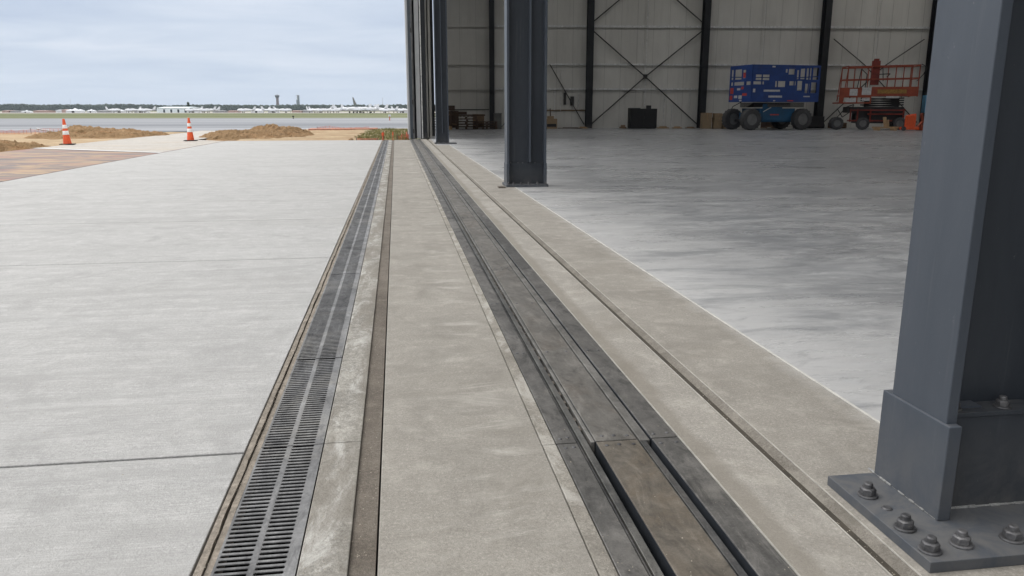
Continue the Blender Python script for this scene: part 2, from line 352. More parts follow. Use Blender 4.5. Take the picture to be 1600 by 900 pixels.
relief('dirt', -5.62, .62, YE+.02, 46.5, 60, 150, lambda x, y: min(dirt_z(x, y)+.03*min(1, (y-YE)/2), -.02), 'dirt', clip=lambda x, y: y < taxi_near(x)-.2)
relief('dirt', -9.7, -5.62, 38, 43, 20, 25, lambda x, y: dirt_z(x, y)-.02, 'dirt')
# access road strip on the left: stained part, then pale part
def stainm():
    g = NG('mud_stained_concrete'); n = g.noise(g.vec((.45, 1.0, 1), .5), .8, 7, .6, 2.5); n2 = g.noise(g.vec((.4, 1.2, 1), .45, (4, 2, 0)), .7, 6, .6, 2.5); n3 = g.noise(g.vec((.35, 1.3, 1), .4, (9, 5, 0)), 1, 6, .6, .8)
    c = g.mix(g.rng(n, .42, .58), (.21, .18, .17), (.38, .28, .19)); c = g.mix(g.rng(n2, .49, .62, 0, .6), c, (.31, .17, .15)); c = g.mix(g.rng(n3, .54, .64, 0, .7), c, (.13, .13, .135))
    g.bump(g.noise(g.vec(), 30, 6, .7), .4, .01); return g.fin(c, .8, spec=.25)
S('road', MB().add([(-9.7, 4, -.012), (-5.63, 4, -.012), (-5.63, 20.2, -.012), (-9.7, 23.1, -.012)], [(0, 1, 2, 3)]), stainm())
S('road', MB().add([(-9.7, 23.13, -.006), (-5.63, 20.23, -.006), (-5.63, YE, -.006), (-6.9, 29, -.006), (-6.6, 42.6, -.03), (-9.9, 42.6, -.03)], [(0, 1, 2, 3, 4, 5)]),
  concrete('dusty_pale_concrete', (.39, .365, .33), (.47, .45, .42), (.3, 1.4, 1), k=.5, patch=(.42, .34, .25), pf=(.5, .68), bump=.2))
S('painted_line', MB().add([(-9.7, 22.95, -.002), (-5.63, 20.05, -.002), (-5.63, 20.3, -.002), (-9.7, 23.3, -.002)], [(0, 1, 2, 3)]), plain('worn_white_line', (.55, .55, .54), .8, var=.1))
S('road_edge', MB().box(-5.63, -5.605, 4, YE, -.1, .002), plain('rusty_form_edge', (.14, .09, .085), .8, var=.3))
S('dirt', MB().box(-60, -9.7, 2, 18, -.2, -.07).box(-9.71, -9.69, 2, 40, -.2, -.012), 'dirt')

def mound(label, cx, cy, rx, ry, h, seed, rot=0, peaks=()):
    nx, ny = 150, 110; mb = MB()
    c, s = math.cos(rot), math.sin(rot)
    def z(x, y):
        u, v = x/rx, y/ry; d = u*u+v*v
        base = max(0, 1-d)
        t = base**.8*h
        for (px, py, pr, ph) in peaks: t += ph*math.exp(-(((x-px)/pr)**2+((y-py)/pr)**2))*min(1, base*3)
        rg = fb(x, y, 1.6, seed)*.34 + (.25-abs(fb(x, y, 3.2, seed+5)))*.55 + fb(x, y, 9, seed+2)*.14
        t += rg*h*min(1, base*3.5)
        return t - .12 + (.0 if base > 0 else -.05)
    for j in range(ny+1):
        for i in range(nx+1):
            x = -rx*1.05+2.1*rx*i/nx; y = -ry*1.05+2.1*ry*j/ny
            mb.v.append((x*c-y*s, x*s+y*c, z(x, y)))
    for j in range(ny):
        for i in range(nx):
            a = j*(nx+1)+i; mb.f.append((a, a+1, a+nx+2, a+nx+1)); mb.sm.append(False if False else True)
    o = mb.build('dirt_mound', 'mound'); o.location = (cx*U, cy*U, 0)
    return tag(o, label, 'dirt mound', 'mounds of dug soil beside the apron')
mound('low brown soil mound cut off by the left edge, in front of the left cone', -12.6, 23.6, 3.3, 2.6, .31, 11, 0, [(-.4, .3, 1.0, .12)])
mound('brown soil mound just right of and behind the left traffic cone', -12.0, 34.8, 2.9, 2.6, .29, 23, 0, [(-.6, 0, .8, .18), (1.2, .1, .5, .08)])
mound('long lumpy soil mound to the right of the right traffic cone', -5.55, 33.6, 2.1, 3.9, .29, 37, -.25, [(.2, 1.0, .7, .24), (-.9, -1.5, .6, .1), (.7, 2.2, .7, .16)])

# ---------------------------------------------------------------- concrete works, from left to right
def joints(a, b, js, gap=.006):
    ys = [a]+js+[b]; out = []
    for i in range(len(ys)-1): out.append((ys[i]+(gap/2 if i else 0), ys[i+1]-(gap/2 if i < len(ys)-2 else 0)))
    return out
mb = MB()
for y0, y1 in joints(YS, YE, [-4, -.9, 2.262, 5.47, 7.5, 10.6, 13.8, 17, 20.2, 23.4], .013):
    mb.box(-5.6, -.482, y0, y1, -TH, 0)
S('apron', mb, 'slab', bevel=.003)
S('apron_joint', MB().box(-5.59, -.48, YS, YE, -TH-.01, -.02), 'joint')
# ragged mortar curb beside the drain
def ragged(x0, x1, z, seed, amp=.004, side=1, step=.05, n0=YS):
    mb = MB(); y = 1.0; prev = None; vs = []
    N = int((YE-1.0)/step); top = []
    for i in range(N+1):
        yy = 1.0+i*step; d = amp*fb(yy, seed, 3.5, seed)+amp*.6*fb(yy, seed, 16, seed+3)
        zz = z+.003*fb(yy, 1, 5, seed)
        top.append(((x0+(d if side < 0 else 0), yy, zz), (x1+(d if side > 0 else 0), yy, zz)))
    for a, b in top: mb.v += [a, b, (a[0], a[1], z-.06), (b[0], b[1], z-.06)]
    for i in range(N):
        k = i*4; mb.f += [(k, k+1, k+5, k+4), (k+2, k, k+4, k+6), (k+1, k+3, k+7, k+5)]; mb.sm += [False]*3
    return mb
S('curb', ragged(-.474, -.457, .004, 5, .0035), 'curb')
S('drain_edge', ragged(-.4535, -.4375, -.003, 15, .001), 'curb')
S('drain_pit', MB().box(-.481, -.4535, YS, YE, -.14, -.03).box(-.4535, -.438, YS, YE, -.14, -.05).box(-.438, -.25, YS, YE, -.15, -.125).box(-.438, -.25, YE-.01, YE, -.125, -.02), 'pit')
# grates: single slotted castings
GL = .87
g = MB(); x0, x1 = -.0925, .0925; yl = .003; n = 42; pit = (GL-2*yl)/n
g.box(x0, x0+.006, yl, GL-yl, -.02, 0).box(x1-.026, x1, yl, GL-yl, -.02, 0).box(-.0135, .0005, yl, GL-yl, -.02, 0)
for i in range(n):
    y = yl+i*pit; hw = pit*.42
    for a, b in ((x0+.006, -.0135), (.0005, x1-.026)):
        g.box(a, b, y, y+hw, -.003, -.0005)
        for ex in ((a, a+.002), (b-.002, b)): g.box(ex[0], ex[1], y+hw, y+hw+pit*.14, -.003, -.0008); g.box(ex[0], ex[1], y+pit*.86, y+pit, -.003, -.0008)
first = None
N = int((YE-1.43)/GL)+1
for i in range(-1, N-1):
    if first is None:
        o = g.build('drain_grate', 'grate'); first = o
    else:
        o = first.copy(); col.objects.link(o)
    o.location = (-.3455*U, (1.43+GL*(i+1)-GL*0)*U, (-.002+random.uniform(-.0015, .001))*U)
    tag(o, f'slotted cast iron drain grate, {ORD[i+1]} of the row counting away from the camera', 'drain grate', 'slotted grates in a row along the drain')
mb = MB()
for y0, y1 in joints(YS, YE, [-.5, 2.30, 5.6, 9.2, 12.8, 16.4, 20, 23.6], .004): mb.box(-.2495, -.1385, y0, y1, -TH, -.001)
S('concrete_strip', mb, 'rough', bevel=.003)
S('gutter_strip', MB().box(-.1375, -.078, YS, YE, -TH, -.011), 'brown')
S('joint_filler', MB().box(-.62, 1.55, YS, YE, -.5, -.43).box(-.1385, -.072, YS, YE, -TH-.02, -.03).box(-.079, -.0715, YS, YE, -.06, -.03), 'joint')
mb = MB()
for y0, y1 in joints(YS, YE, [-3.2, 9.0, 13.2, 18, 23], .002): mb.box(-.0725, .411, y0, y1, -TH, 0)
S('concrete_strip', mb, 'tan', bevel=.004)
mb = MB()
for y0, y1 in joints(YS, YE, [-.6, 2.19, 7, 12, 18], .003): mb.box(.4135, .455, y0, y1, -TH, -.001)
S('concrete_strip', mb, 'white_strip', bevel=.003)
# concrete beyond the track
mb = MB()
for y0, y1 in joints(YS, YE+.8, [-3, 9.0, 12.2, 16, 20, 24], .004): mb.box(.8505, 1.0466, y0, y1, -TH, 0)
S('concrete_strip', mb, 'tan2', bevel=.003)
S('track_edge', MB().box(.845, .8495, YS, YE+.8, -.1, .0015), plain('pale_steel_edging', (.36, .345, .31), .6, var=.3, scale=12))
S('floor_joint', MB().box(1.535, 1.5445, YS, 23.2, -.03, .0012), 'floor_edge')
# angled trough
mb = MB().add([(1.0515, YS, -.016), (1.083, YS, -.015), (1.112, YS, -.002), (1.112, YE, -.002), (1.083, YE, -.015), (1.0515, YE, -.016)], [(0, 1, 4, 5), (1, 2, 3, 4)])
S('trough', mb, concrete('shade_toned_worn_concrete', (.16, .145, .122), (.25, .23, .20), (2, .5, 1), k=2, patch=(.30, .285, .25), pf=(.58, .72), dark=(.14, .13, .105), bump=.5))  # worn concrete, darkened in colour to carry the groove's shade
S('trough_lip', MB().box(1.1118, 1.1138, YS, YE, -.05, .0012), plain('pale_trough_lip', (.42, .40, .36), .8, var=.3, scale=14))
mb = MB()
for y0, y1 in joints(YS, 23.2, [-3, 10.2, 17], .004): mb.box(1.1142, 1.534, y0, y1, -TH, 0)
mb.box(1.1142, 1.18, 23.2, YE+.8, -TH, 0)
S('concrete_strip', mb, 'tan3', bevel=.003)

M['slot_shade'] = plain('shaded_slot_brown', (.055, .047, .036), .9, var=.4, scale=12, bump=.5)  # dark brown stands in for the shade along the groove bottom
S('trough_slot', MB().box(1.0512, 1.0825, YS, YE, -.06, -.0135), M['slot_shade'])
S('trough_lip', MB().box(1.0470, 1.0508, YS, YE, -.05, .0006), plain('worn_lip', (.40, .38, .34), .8, var=.3, scale=14))
# ---------------------------------------------------------------- steel door track
S('track_bed', MB().box(.4555, .849, YS, YE+.8, -.2, -.055).box(.4565, .5205, YS, YE+.8, -.055, -.0145).box(.5815, .7165, YS, YE+.8, -.055, -.0145).box(.7605, .844, YS, YE+.8, -.055, -.0145), 'pit')
PL = 2.6
screw = MB().lathe([(0, .0028), (.0045, .0028), (.0062, .0015), (.0068, -.001)], 10).lathe([(0, .0029), (.002, .0029)], 6)
scp = None
def cover(xa, xb, y0, y1, mat, label, near, group):
    global scp
    o = thing('cover_plate', label, 'cover plate', ((xa+xb)/2*U, y0*U, -.014*U), 0, group)
    w_ = xb-xa
    pl = MB().box(-w_/2, w_/2, .003, y1-y0-.003, 0, .014).build('plate', mat, o, bevel=.0025)
    if xa > .55: MB().box(-w_/2-.0002, -w_/2+.004, .003, y1-y0-.003, -.040, -.0005).box(-w_/2-.0012, -w_/2, .003, y1-y0-.003, -.040, .0115).build('side_face', 'face_dark', o)
    if near:
        ln = y1-y0
        ys = [.035, ln-.035, ln*.34, ln*.66]
        xs = [-w_/2+.02, w_/2-.02] if w_ < .1 else [-w_/2+.025, 0, w_/2-.025]
        for yy in ys:
            for xx in xs:
                if yy in ys[2:] and xx == 0: continue
                if scp is None: s_ = screw.build('screw', 'bolt', o); scp = s_
                else: s_ = scp.copy(); col.objects.link(s_); s_.parent = o
                s_.location = ((xx+random.uniform(-.004, .004))*U, (yy+random.uniform(-.006, .006))*U, .0138*U)
    return o
cuts = [-.41, 2.19]
while cuts[-1] < YE+.3: cuts.append(cuts[-1]+random.uniform(2.2, 3.0))
cuts[-1] = YE+.8
for j in range(len(cuts)-1):
    n_ = ORD[j]
    d = random.uniform(-.02, .02) if j else 0
    cover(.457, .521, cuts[j], cuts[j+1], 'plate_grey', f'dark grey steel plate left of the door track, {n_} from the camera', j < 4, 'left hand cover plates of the door track')
    cover(.581, .7125, cuts[j], cuts[j+1], 'plate_rust' if j < 1 else 'plate_mid', f'wide brownish steel plate down the middle of the door track, {n_} from the camera', j < 4, 'middle cover plates of the door track')
    cover(.760, .8445, cuts[j]+(.0 if j else 0), cuts[j+1], 'plate_dark' if j % 3 == 2 else 'plate_grey', f'dark steel plate on the hangar side of the door track, {n_} from the camera', j < 4, 'right hand cover plates of the door track')
# rails in the two slots
t = thing('door_rail', 'dark slotted steel rail in the left slot of the door track', 'door rail', (.54*U, 1*U, -.05*U))
og = (.54*U, 1*U, -.05*U)
MB().box(.534, .556, YS, YE+.8, -.054, -.004).build('rail_bar', 'rail_mid', t, origin=og, bevel=.002)
MB().box(.525, .530, YS, YE+.8, -.054, -.007).build('edge_angle', 'rail_dark', t, origin=og)
MB().box(.566, .5785, 2.192, YE+.8, -.054, -.002).build('edge_angle', 'rail_light', t, origin=og, bevel=.002)
mb = MB(); y = 2.3
while y < 24:
    ln = random.uniform(.012, .04)*(1+y*.05); mb.box(.5562, .5618, y, y+ln, -.054, -.007+random.uniform(-.004, .002)); y += ln+random.uniform(.01, .09)*(1+y*.05)
mb.build('dirt_lump', 'brown', t, origin=og)
t = thing('door_rail', 'dark steel rail in the right slot of the door track', 'door rail', (.74*U, 1*U, -.05*U))
og = (.74*U, 1*U, -.05*U)
MB().box(.7145, .7185, YS, YE+.8, -.054, -.006).build('edge_angle', 'rail_dark', t, origin=og, bevel=.002)
MB().box(.7215, .7420, YS, 2.19, -.054, -.007).build('rail_bar', 'rail_dark', t, origin=og, bevel=.002)
MB().box(.7215, .7550, 2.19, YE+.8, -.054, -.005).build('rail_bar', 'rail_light', t, origin=og, bevel=.003)

# ---------------------------------------------------------------- hangar
WA = R(6); WD = 45.3
TX, TY = math.cos(WA), -math.sin(WA); NX, NY = math.sin(WA), math.cos(WA)
WM = Matrix(((TX, NX, 0, NX*WD), (TY, NY, 0, NY*WD), (0, 0, 1, 0), (0, 0, 0, 1)))   # wall frame: x along, y outward, z up
ZR = 10.0       # roof
XR = 34.0
# floor
mb = MB()
p_ = lambda t_, o_=0: (WM @ Vector((t_, o_, 0)))[:2]
for poly in ([(1.546, 7.0), (1.546, YS-6), (XR, YS-6), (XR, 5.2), ],):
    pass
def fpoly(pts): mb.prism(pts[::-1] if False else pts, -TH, 0)
wx0 = p_(-3, -.02); wx1 = p_(XR-2, -.02)
jy = [(-14, 4.16), (4.163, 10.4), (10.403, 17.5), (17.503, 23.2)]
for a, b in jy:
    sl = .02
    fpoly([(1.546, a), (XR, a-(0 if a < -10 else 0)), (XR, b), (1.546, b)])
fpoly([(1.183, 23.203), (XR, 23.203), (XR, 46-XR*.105+.8), (1.183, 46.5)])
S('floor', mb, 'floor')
t = thing('hangar', 'big steel hangar with tall open side and pale insulated walls', 'hangar', (17*U, 16*U, 0))
og = (17*U, 16*U, 0)
def HB(mb, name, mat, **k): return mb.build(name, mat, t, origin=og, **k)
def wallm(name, a, b):
    g = NG(name); n = g.noise(g.vec((.5, .5, .2)), 1, 6, .6); n2 = g.noise(g.vec((4, 4, .25)), 1, 6, .7)
    c = g.mix(g.rng(n, .35, .65), a, b); c = g.mix(g.rng(n2, .52, .72, 0, .25), c, mul(a, .6))
    g.bump(g.noise(g.vec(), 1.2, 4, .5), .3, .02)
    return g.fin(c, .7, spec=.2)
M['wall'] = wallm('dusty_cream_liner', (.52, .505, .465), (.62, .605, .56))
M['wall_out'] = wallm('grey_cladding', (.34, .35, .36), (.42, .43, .44))
M['black_steel'] = paint('black_steel_paint', (.010, .011, .013), (.018, .02, .023), .6)
M['galv'] = steelx('galvanised_steel', (.55, .55, .53), (.7, .7, .68), (.45, .44, .42), .5, 0)
M['brace'] = plain('dark_brace_rod', (.04, .038, .036), .7)
# back wall of insulated panels with standing seams
panels = MB(); z0 = 0
tx = -2.2
edges = [-2.2, .85, 3.7, 6.35, 9.22, 12.75, 15.8, 19.5, 22.5, 25.7, 28.5, 33]
for a, b in zip(edges, edges[1:]):
    panels.box(a+.006, b-.006, 0, .12, 0, ZR, WM)
HB(panels, 'wall_panel', 'wall')
seams = MB()
x = -2.0
while x < 32:
    seams.box(x, x+.012, -.008, 0, .05, ZR, WM); x += .9
HB(seams, 'panel_seam', wallm('liner_seam', (.27, .265, .24), (.33, .32, .29)))
HB(MB().box(-2.2, 33, .13, .2, 0, ZR, WM), 'outer_cladding', 'wall_out')
colx = [.67, 6.12, 12.55, 19.3, 25.55, 31.5]
for i, cx in enumerate(colx):
    m_b = MB(); w2 = .17 if i else .14; d = .62
    m_b.box(cx-w2, cx+w2, -d, -d+.04, 0, ZR, WM).box(cx-w2, cx+w2, -.11, -.07, 0, ZR, WM).box(cx-.02, cx+.02, -d+.04, -.11, 0, ZR, WM)
    HB(m_b, 'column', 'black_steel')
for gz, gt in ((2.2, .05), (3.54, .05), (5.58, .06), (7.3, .06), (9, .06)):
    for a, b in zip([-2.2]+colx, colx+[33]):
        m_b = MB().box(a+(.18 if a > 0 else 0), b-.18, -.10, -.012, gz-gt, gz, WM).box(a+(.18 if a > 0 else 0), b-.18, -.10, -.09, gz-gt*1.9, gz-gt, WM)
        HB(m_b, 'girt', 'galv' if a > .5 else 'wall')
HB(MB().box(-2.1, .5, -.03, -.012, 1.0, 1.05, WM), 'trim', 'brace')
def wb(p, q, r=.035): return MB().tube(WM @ Vector(p), WM @ Vector(q), r, n=6)
yb = -.16
cx0, cx1, zc_, zt_ = 6.28, 12.4, 2.83, 5.3
c_ = (9.3, yb, zc_)
for e_ in ((cx0, yb, .2), (cx1, yb, .2), (cx0, yb, zt_), (cx1, yb, zt_)): HB(wb(c_, e_), 'brace', 'brace')
HB(MB().box(9.2, 9.4, yb-.06, yb+.06, zc_-.13, zc_+.13, WM), 'brace_plate', 'brace')
c2 = (9.3, yb, 8.2)
for e_ in ((cx0, yb, 5.75), (cx1, yb, 5.75)): HB(wb(c2, e_), 'brace', 'brace')
HB(wb((9.32, -.13, 1.2), (9.32, -.13, ZR), .022), 'sag_rod', 'galv')
HB(wb((15.9, -.13, 2.2), (15.9, -.13, ZR), .015), 'sag_rod', 'galv'); HB(wb((22.4, -.13, 2.2), (22.4, -.13, ZR), .015), 'sag_rod', 'galv')
for p, q in (((3.9, yb, 3.5), (5.9, yb, .2)), ((19.9, yb, 4.9), (21.8, yb, 3.5)), ((21.8, yb, 3.5), (25.2, yb, .3)), ((25.1, yb, 4.9), (22.9, yb, 3.4)), ((22.9, yb, 3.4), (19.7, yb, .3))): HB(wb(p, q, .028), 'brace', 'brace')
# conduits and small marks near the wall foot
for cx_, za, zb in ((4.2, 1.0, 2.2), (4.55, .8, 3.1), (10.45, .1, 1.9), (10.9, .1, 1.3), (11.9, .9, 2.1), (5.55, 1.0, 1.9)):
    HB(wb((cx_, -.05, za), (cx_+.02, -.05, zb), .018), 'conduit', 'galv')
HB(MB().box(3.3, 6.0, -.05, -.014, .95, 1.02, WM), 'trim', plain('old_timber', (.16, .11, .06), .8))
HB(MB().box(5.1, 5.3, -.12, -.014, 1.25, 1.75, WM).box(4.72, 4.86, -.1, -.014, 1.3, 1.95, WM), 'wall_box', 'brace')
# roof, other walls, front header
M['roofd'] = plain('pale_roof_deck', (.32, .32, .31), .8)
yy = YS-6
while yy < 47:                      # decked bays, with unseen gaps added between them to let daylight in
    HB(MB().box(.9, XR+.2, yy, min(yy+5.2, 47.2), ZR, ZR+.2), 'roof', 'roofd'); yy += 6.85
for yy in (-10, -3.5, 3.2, 10.4, 17.5, 24.1, 31, 38):
    HB(MB().box(1.6, XR, yy-.15, yy+.15, ZR-.9, ZR-.002), 'roof_beam', 'black_steel')
HB(MB().box(XR, XR+.2, YS-6, 46, 0, ZR-.002), 'side_wall', 'wall')
HB(MB().box(1.3, XR, YS-6.2, YS-6, 0, ZR-.002), 'side_wall', 'wall')
HB(MB().box(1.0, 1.3, YS-6, 46, 6.4, ZR-.002), 'door_header', 'wall_out')
HB(MB().box(.95, 1.1, 30.5, 46.6, -.1, 6.395), 'front_wall', 'wall_out')
HB(MB().box(1.101, 1.3, 30.5, 45.1, 0, 6.395), 'front_wall', 'wall')
for yy in (31.5, 34.5, 37.5, 40.5, 43.5): HB(MB().box(1.3, 1.52, yy, yy+.2, 0, 6.39), 'column', 'black_steel')
HB(MB().box(.6, 1.3, 30.3, 30.498, 0, 6.39), 'door_pocket', 'black_steel')

# sliding door leaves parked at the far end of the opening
d = thing('hangar_door', 'tall stacked sliding door leaves with pale and dark edges at the far end of the track', 'hangar door', (.75*U, 28.4*U, 0))
og2 = (.75*U, 28.4*U, 0)
def DB(mb, name, mat, **k): return mb.build(name, mat, d, origin=og2, **k)
ZD = 6.3
DB(MB().box(.44, .50, 28.4, 30.28, .0, ZD), 'door_skin', 'wall_out')
DB(MB().box(.50, .60, 28.42, 30.28, .0, ZD), 'door_stile', plain('blue_grey_door_edge', (.055, .07, .085), .5, var=.3))
DB(MB().box(.60, .665, 28.40, 28.6, .0, ZD).box(.60, .63, 28.36, 28.4, .0, ZD), 'door_seal', plain('mottled_grey_seal', (.14, .14, .14), .7, var=.5, scale=2))
DB(MB().box(.665, .73, 28.7, 30.28, .0, ZD), 'door_gap', 'black_steel')
DB(MB().box(.73, .875, 28.42, 30.28, .02, ZD), 'door_leaf', plain('pale_door_panel', (.36, .365, .365), .6, var=.1))
DB(MB().box(.875, .91, 28.5, 30.28, .0, ZD), 'door_gap', 'black_steel')
DB(MB().box(.91, .945, 28.42, 28.6, .02, ZD), 'door_rib', 'galv')
DB(MB().box(.945, 1.10, 28.45, 30.28, .0, ZD), 'door_stile', 'black_steel')
DB(MB().box(1.12, 1.2, 29.6, 30.28, .0, ZD).box(1.26, 1.34, 30.0, 30.28, .0, ZD), 'door_rib', 'wall')
DB(MB().box(.58, .62, 28.33, 28.40, 1.2, 1.35).box(.58, .62, 28.33, 28.40, 3.6, 3.75).box(.585, .625, 28.33, 28.40, .2, .35), 'latch', 'brace')

# ---------------------------------------------------------------- front columns
hexn = MB()
def hexbolt():
    b = MB()
    b.lathe([(0, 0), (.0275, 0), (.0275, .004), (.026, .006), (0, .006)], 20, smooth=True)
    pr = [(.0218*math.cos(R(60*i+10)), .0218*math.sin(R(60*i+10))) for i in range(6)]
    b.prism(pr, .006, .0225); n = 24
    b.lathe([(.0195, .0225), (.0165, .0255), (.0125, .0256)], 24)
    b.lathe([(.0125, .0256), (.0122, .036), (.0095, .039), (0, .039)], 16)
    return b
bolt0 = None
def bolt(parent, x, y, z, rz=0, sc_=1):
    global bolt0
    if bolt0 is None: b = hexbolt().build('anchor_bolt', 'bolt', parent, bevel=.0012, seg=1); bolt0 = b
    else: b = bolt0.copy(); col.objects.link(b); b.parent = parent
    sc_ *= .93
    b.location = (x*U, y*U, z*U); b.rotation_euler = (random.uniform(-.03, .03), random.uniform(-.03, .03), rz); b.scale = (sc_,)*3
    return b
# near column: local origin at (1.13,1.39)
def column(x0, y0, label, wid, fy0, fy1, px, py, near=False, fx=.14, sheath_h=.27, fin_x=None, group='dark steel columns along the open side'):
    """x0,y0 outer near corner of the base plate; px,py plate size; column starts fx in from the plate edge"""
    c = thing('steel_column', label, 'steel column', (x0*U, y0*U, 0), 0, group)
    pt = .027 if near else .034
    MB().box(0, px, 0, py, 0, pt).build('base_plate', 'slate', c, bevel=.002)
    a, b = fx, fx+wid; ft = .028 if near else .03
    mid = (fy0+fy1)/2; f0, f1 = fy0+.02, fy1-.03
    if not near: f0, f1 = fy0+.01, fy1-.01
    MB().box(a, a+ft, f0, f1, sheath_h-.01, ZR-.01).build('flange', 'slate', c, bevel=.003)
    MB().box(b-ft, b, f0, f1, sheath_h-.01, ZR-.01).build('flange', 'slate', c, bevel=.003)
    MB().box(a-.006, a+ft, fy0, fy1, pt, sheath_h).build('flange_sheath', 'slate', c, bevel=.003)
    MB().box(b-ft, b+.006, fy0, fy1, pt, sheath_h).build('flange_sheath', 'slate', c, bevel=.003)
    MB().box(a+ft, b-ft, mid-.012, mid+.012, pt, ZR-.01).build('web', 'slate_shade', c)
    wy = fy0+.05 if near else fy0+.03
    if near:
        MB().box(a+ft, b-ft, wy, mid-.012, sheath_h+.0, sheath_h+.012).build('stiffener', 'slate_shade', c, bevel=.002)
        MB().box(a+ft+.001, b-ft-.001, wy+.004, wy+.016, pt, sheath_h).build('web_sheath', 'slate_shade', c, bevel=.002)
        MB().box(a+ft+.002, a+ft+.11, wy+.03, mid-.013, sheath_h+.012, sheath_h+.016).build('grout_smear', 'slate', c)
    else:
        MB().box(a+ft+.001, b-ft-.001, mid-.03, mid-.013, pt, sheath_h).build('web_sheath', 'slate_shade', c, bevel=.002)
    fxm = fin_x if fin_x else (a+b)/2
    MB().box(fxm-.012, fxm+.012, f0+.03, mid-.012, sheath_h+.012, ZR-.01).build('fin', 'slate', c)
    return c, pt
near, pt = column(1.136, 1.395, 'massive near slate grey steel column cut off by the right edge of the picture', .52, .16, .42, .82, .425, near=True, fx=.139, fin_x=.46)
for (bx, by, rz) in ((.042, .305, .2), (.035, .142, .6), (.03, .045, .1), (.118, .058, .5), (.25, .062, .0), (.42, .06, .4), (.6, .06, .9)): bolt(near, bx, by, pt, rz)
MB().lathe([(0, .004), (.010, .004), (.0125, .002), (.013, 0)], 12).build('plug', 'bolt', near, origin=(-.05*U, -.235*U, -pt*U))
for (bx, by) in ((.20, .24), (.33, .235)): bolt(near, bx, by, .282, .4, .8)
# weld bead along the flange foot
wbm = MB(); y = .168
while y < .43:
    ln = random.uniform(.012, .03); r_ = random.uniform(.004, .0075)
    wbm.box(.139-r_*1.3, .1385, y, y+ln, pt, pt+r_*.7); y += ln
x = .18
while x < .6:
    ln = random.uniform(.015, .04); r_ = random.uniform(.004, .008); wbm.box(x, x+ln, .216-r_*1.5, .2185, pt, pt+r_*.7); x += ln
wbm.build('weld_bead', 'weld', near, bevel=.002)
c2_, pt2 = column(1.425, 10.3, 'slate grey steel column standing in mid picture on the hangar floor edge', .53, .06, .33, .565, .42, fx=.018, sheath_h=.31, fin_x=.33)
for bx in (.03, .1, .2, .3, .42, .53): bolt(c2_, bx, .03, pt2, random.random(), .85)
for by in (.15, .3): bolt(c2_, -.0+.006+.02, by+.02, pt2, 0, .01)
for bx in (.07, .17, .23, .4, .5): bolt(c2_, bx, .1, .31, 0, .4)
c3_, pt3 = column(1.15, 24.05, 'farthest slim steel column, next to the parked hangar door', .385, .06, .33, .66, .42, fx=.045, sheath_h=.31, fin_x=.24)
for bx in (.03, .12, .25, .42): bolt(c3_, bx, .03, pt3, random.random(), .85)
# small loose block left of the middle column
tag(MB().box(1.31, 1.40, 10.2, 10.34, 0, .018).build('shim_block', 'brown', bevel=.004), 'small flat brown shim lying left of the middle column', 'shim')

# ---------------------------------------------------------------- traffic cones
M['orange'] = plain('orange_plastic', (.72, .10, .025), .5, var=.12, scale=8)
M['cone_white'] = plain('reflective_white_band', (.72, .72, .70), .4, var=.1)
M['black_rubber'] = plain('black_rubber', (.022, .02, .02), .8)
def cone(label, x, y, lean, rz):
    c = thing('traffic_cone', label, 'traffic cone', (x*U, y*U, 0), rz, 'orange traffic cones with white bands')
    H = .86
    rad = lambda z: .135*(1-z/H)+.036*(z/H)
    mt = Matrix.Rotation(lean, 4, 'Y')
    b = MB().box(-.225, .225, -.225, .225, 0, .028); b.build('base', 'black_rubber', c, k=1, bevel=.008)
    zs = [.03, .2, .31, .36, .41, .52, .56, .66, .80, .84]
    MB().lathe([(rad(z), z) for z in (.028, .2, .4, .6, .78, .85)]+[(.03, .862), (0, .862)], 24, mt).build('body', 'orange', c, k=1)
    for a, bb in ((.33, .46), (.54, .66)):
        MB().lathe([(rad(a)+.001, a), (rad(a)+.004, a+.004), (rad(bb)+.004, bb-.004), (rad(bb)+.001, bb)], 24, mt).build('reflective_band', 'cone_white', c, k=1)
cone('traffic cone in front of the soil mound, the left of the two', -9.70, 25.3, -.04, .2)
cone('traffic cone by the far corner of the apron, the right of the two', -6.80, 27.8, -.01, .05)

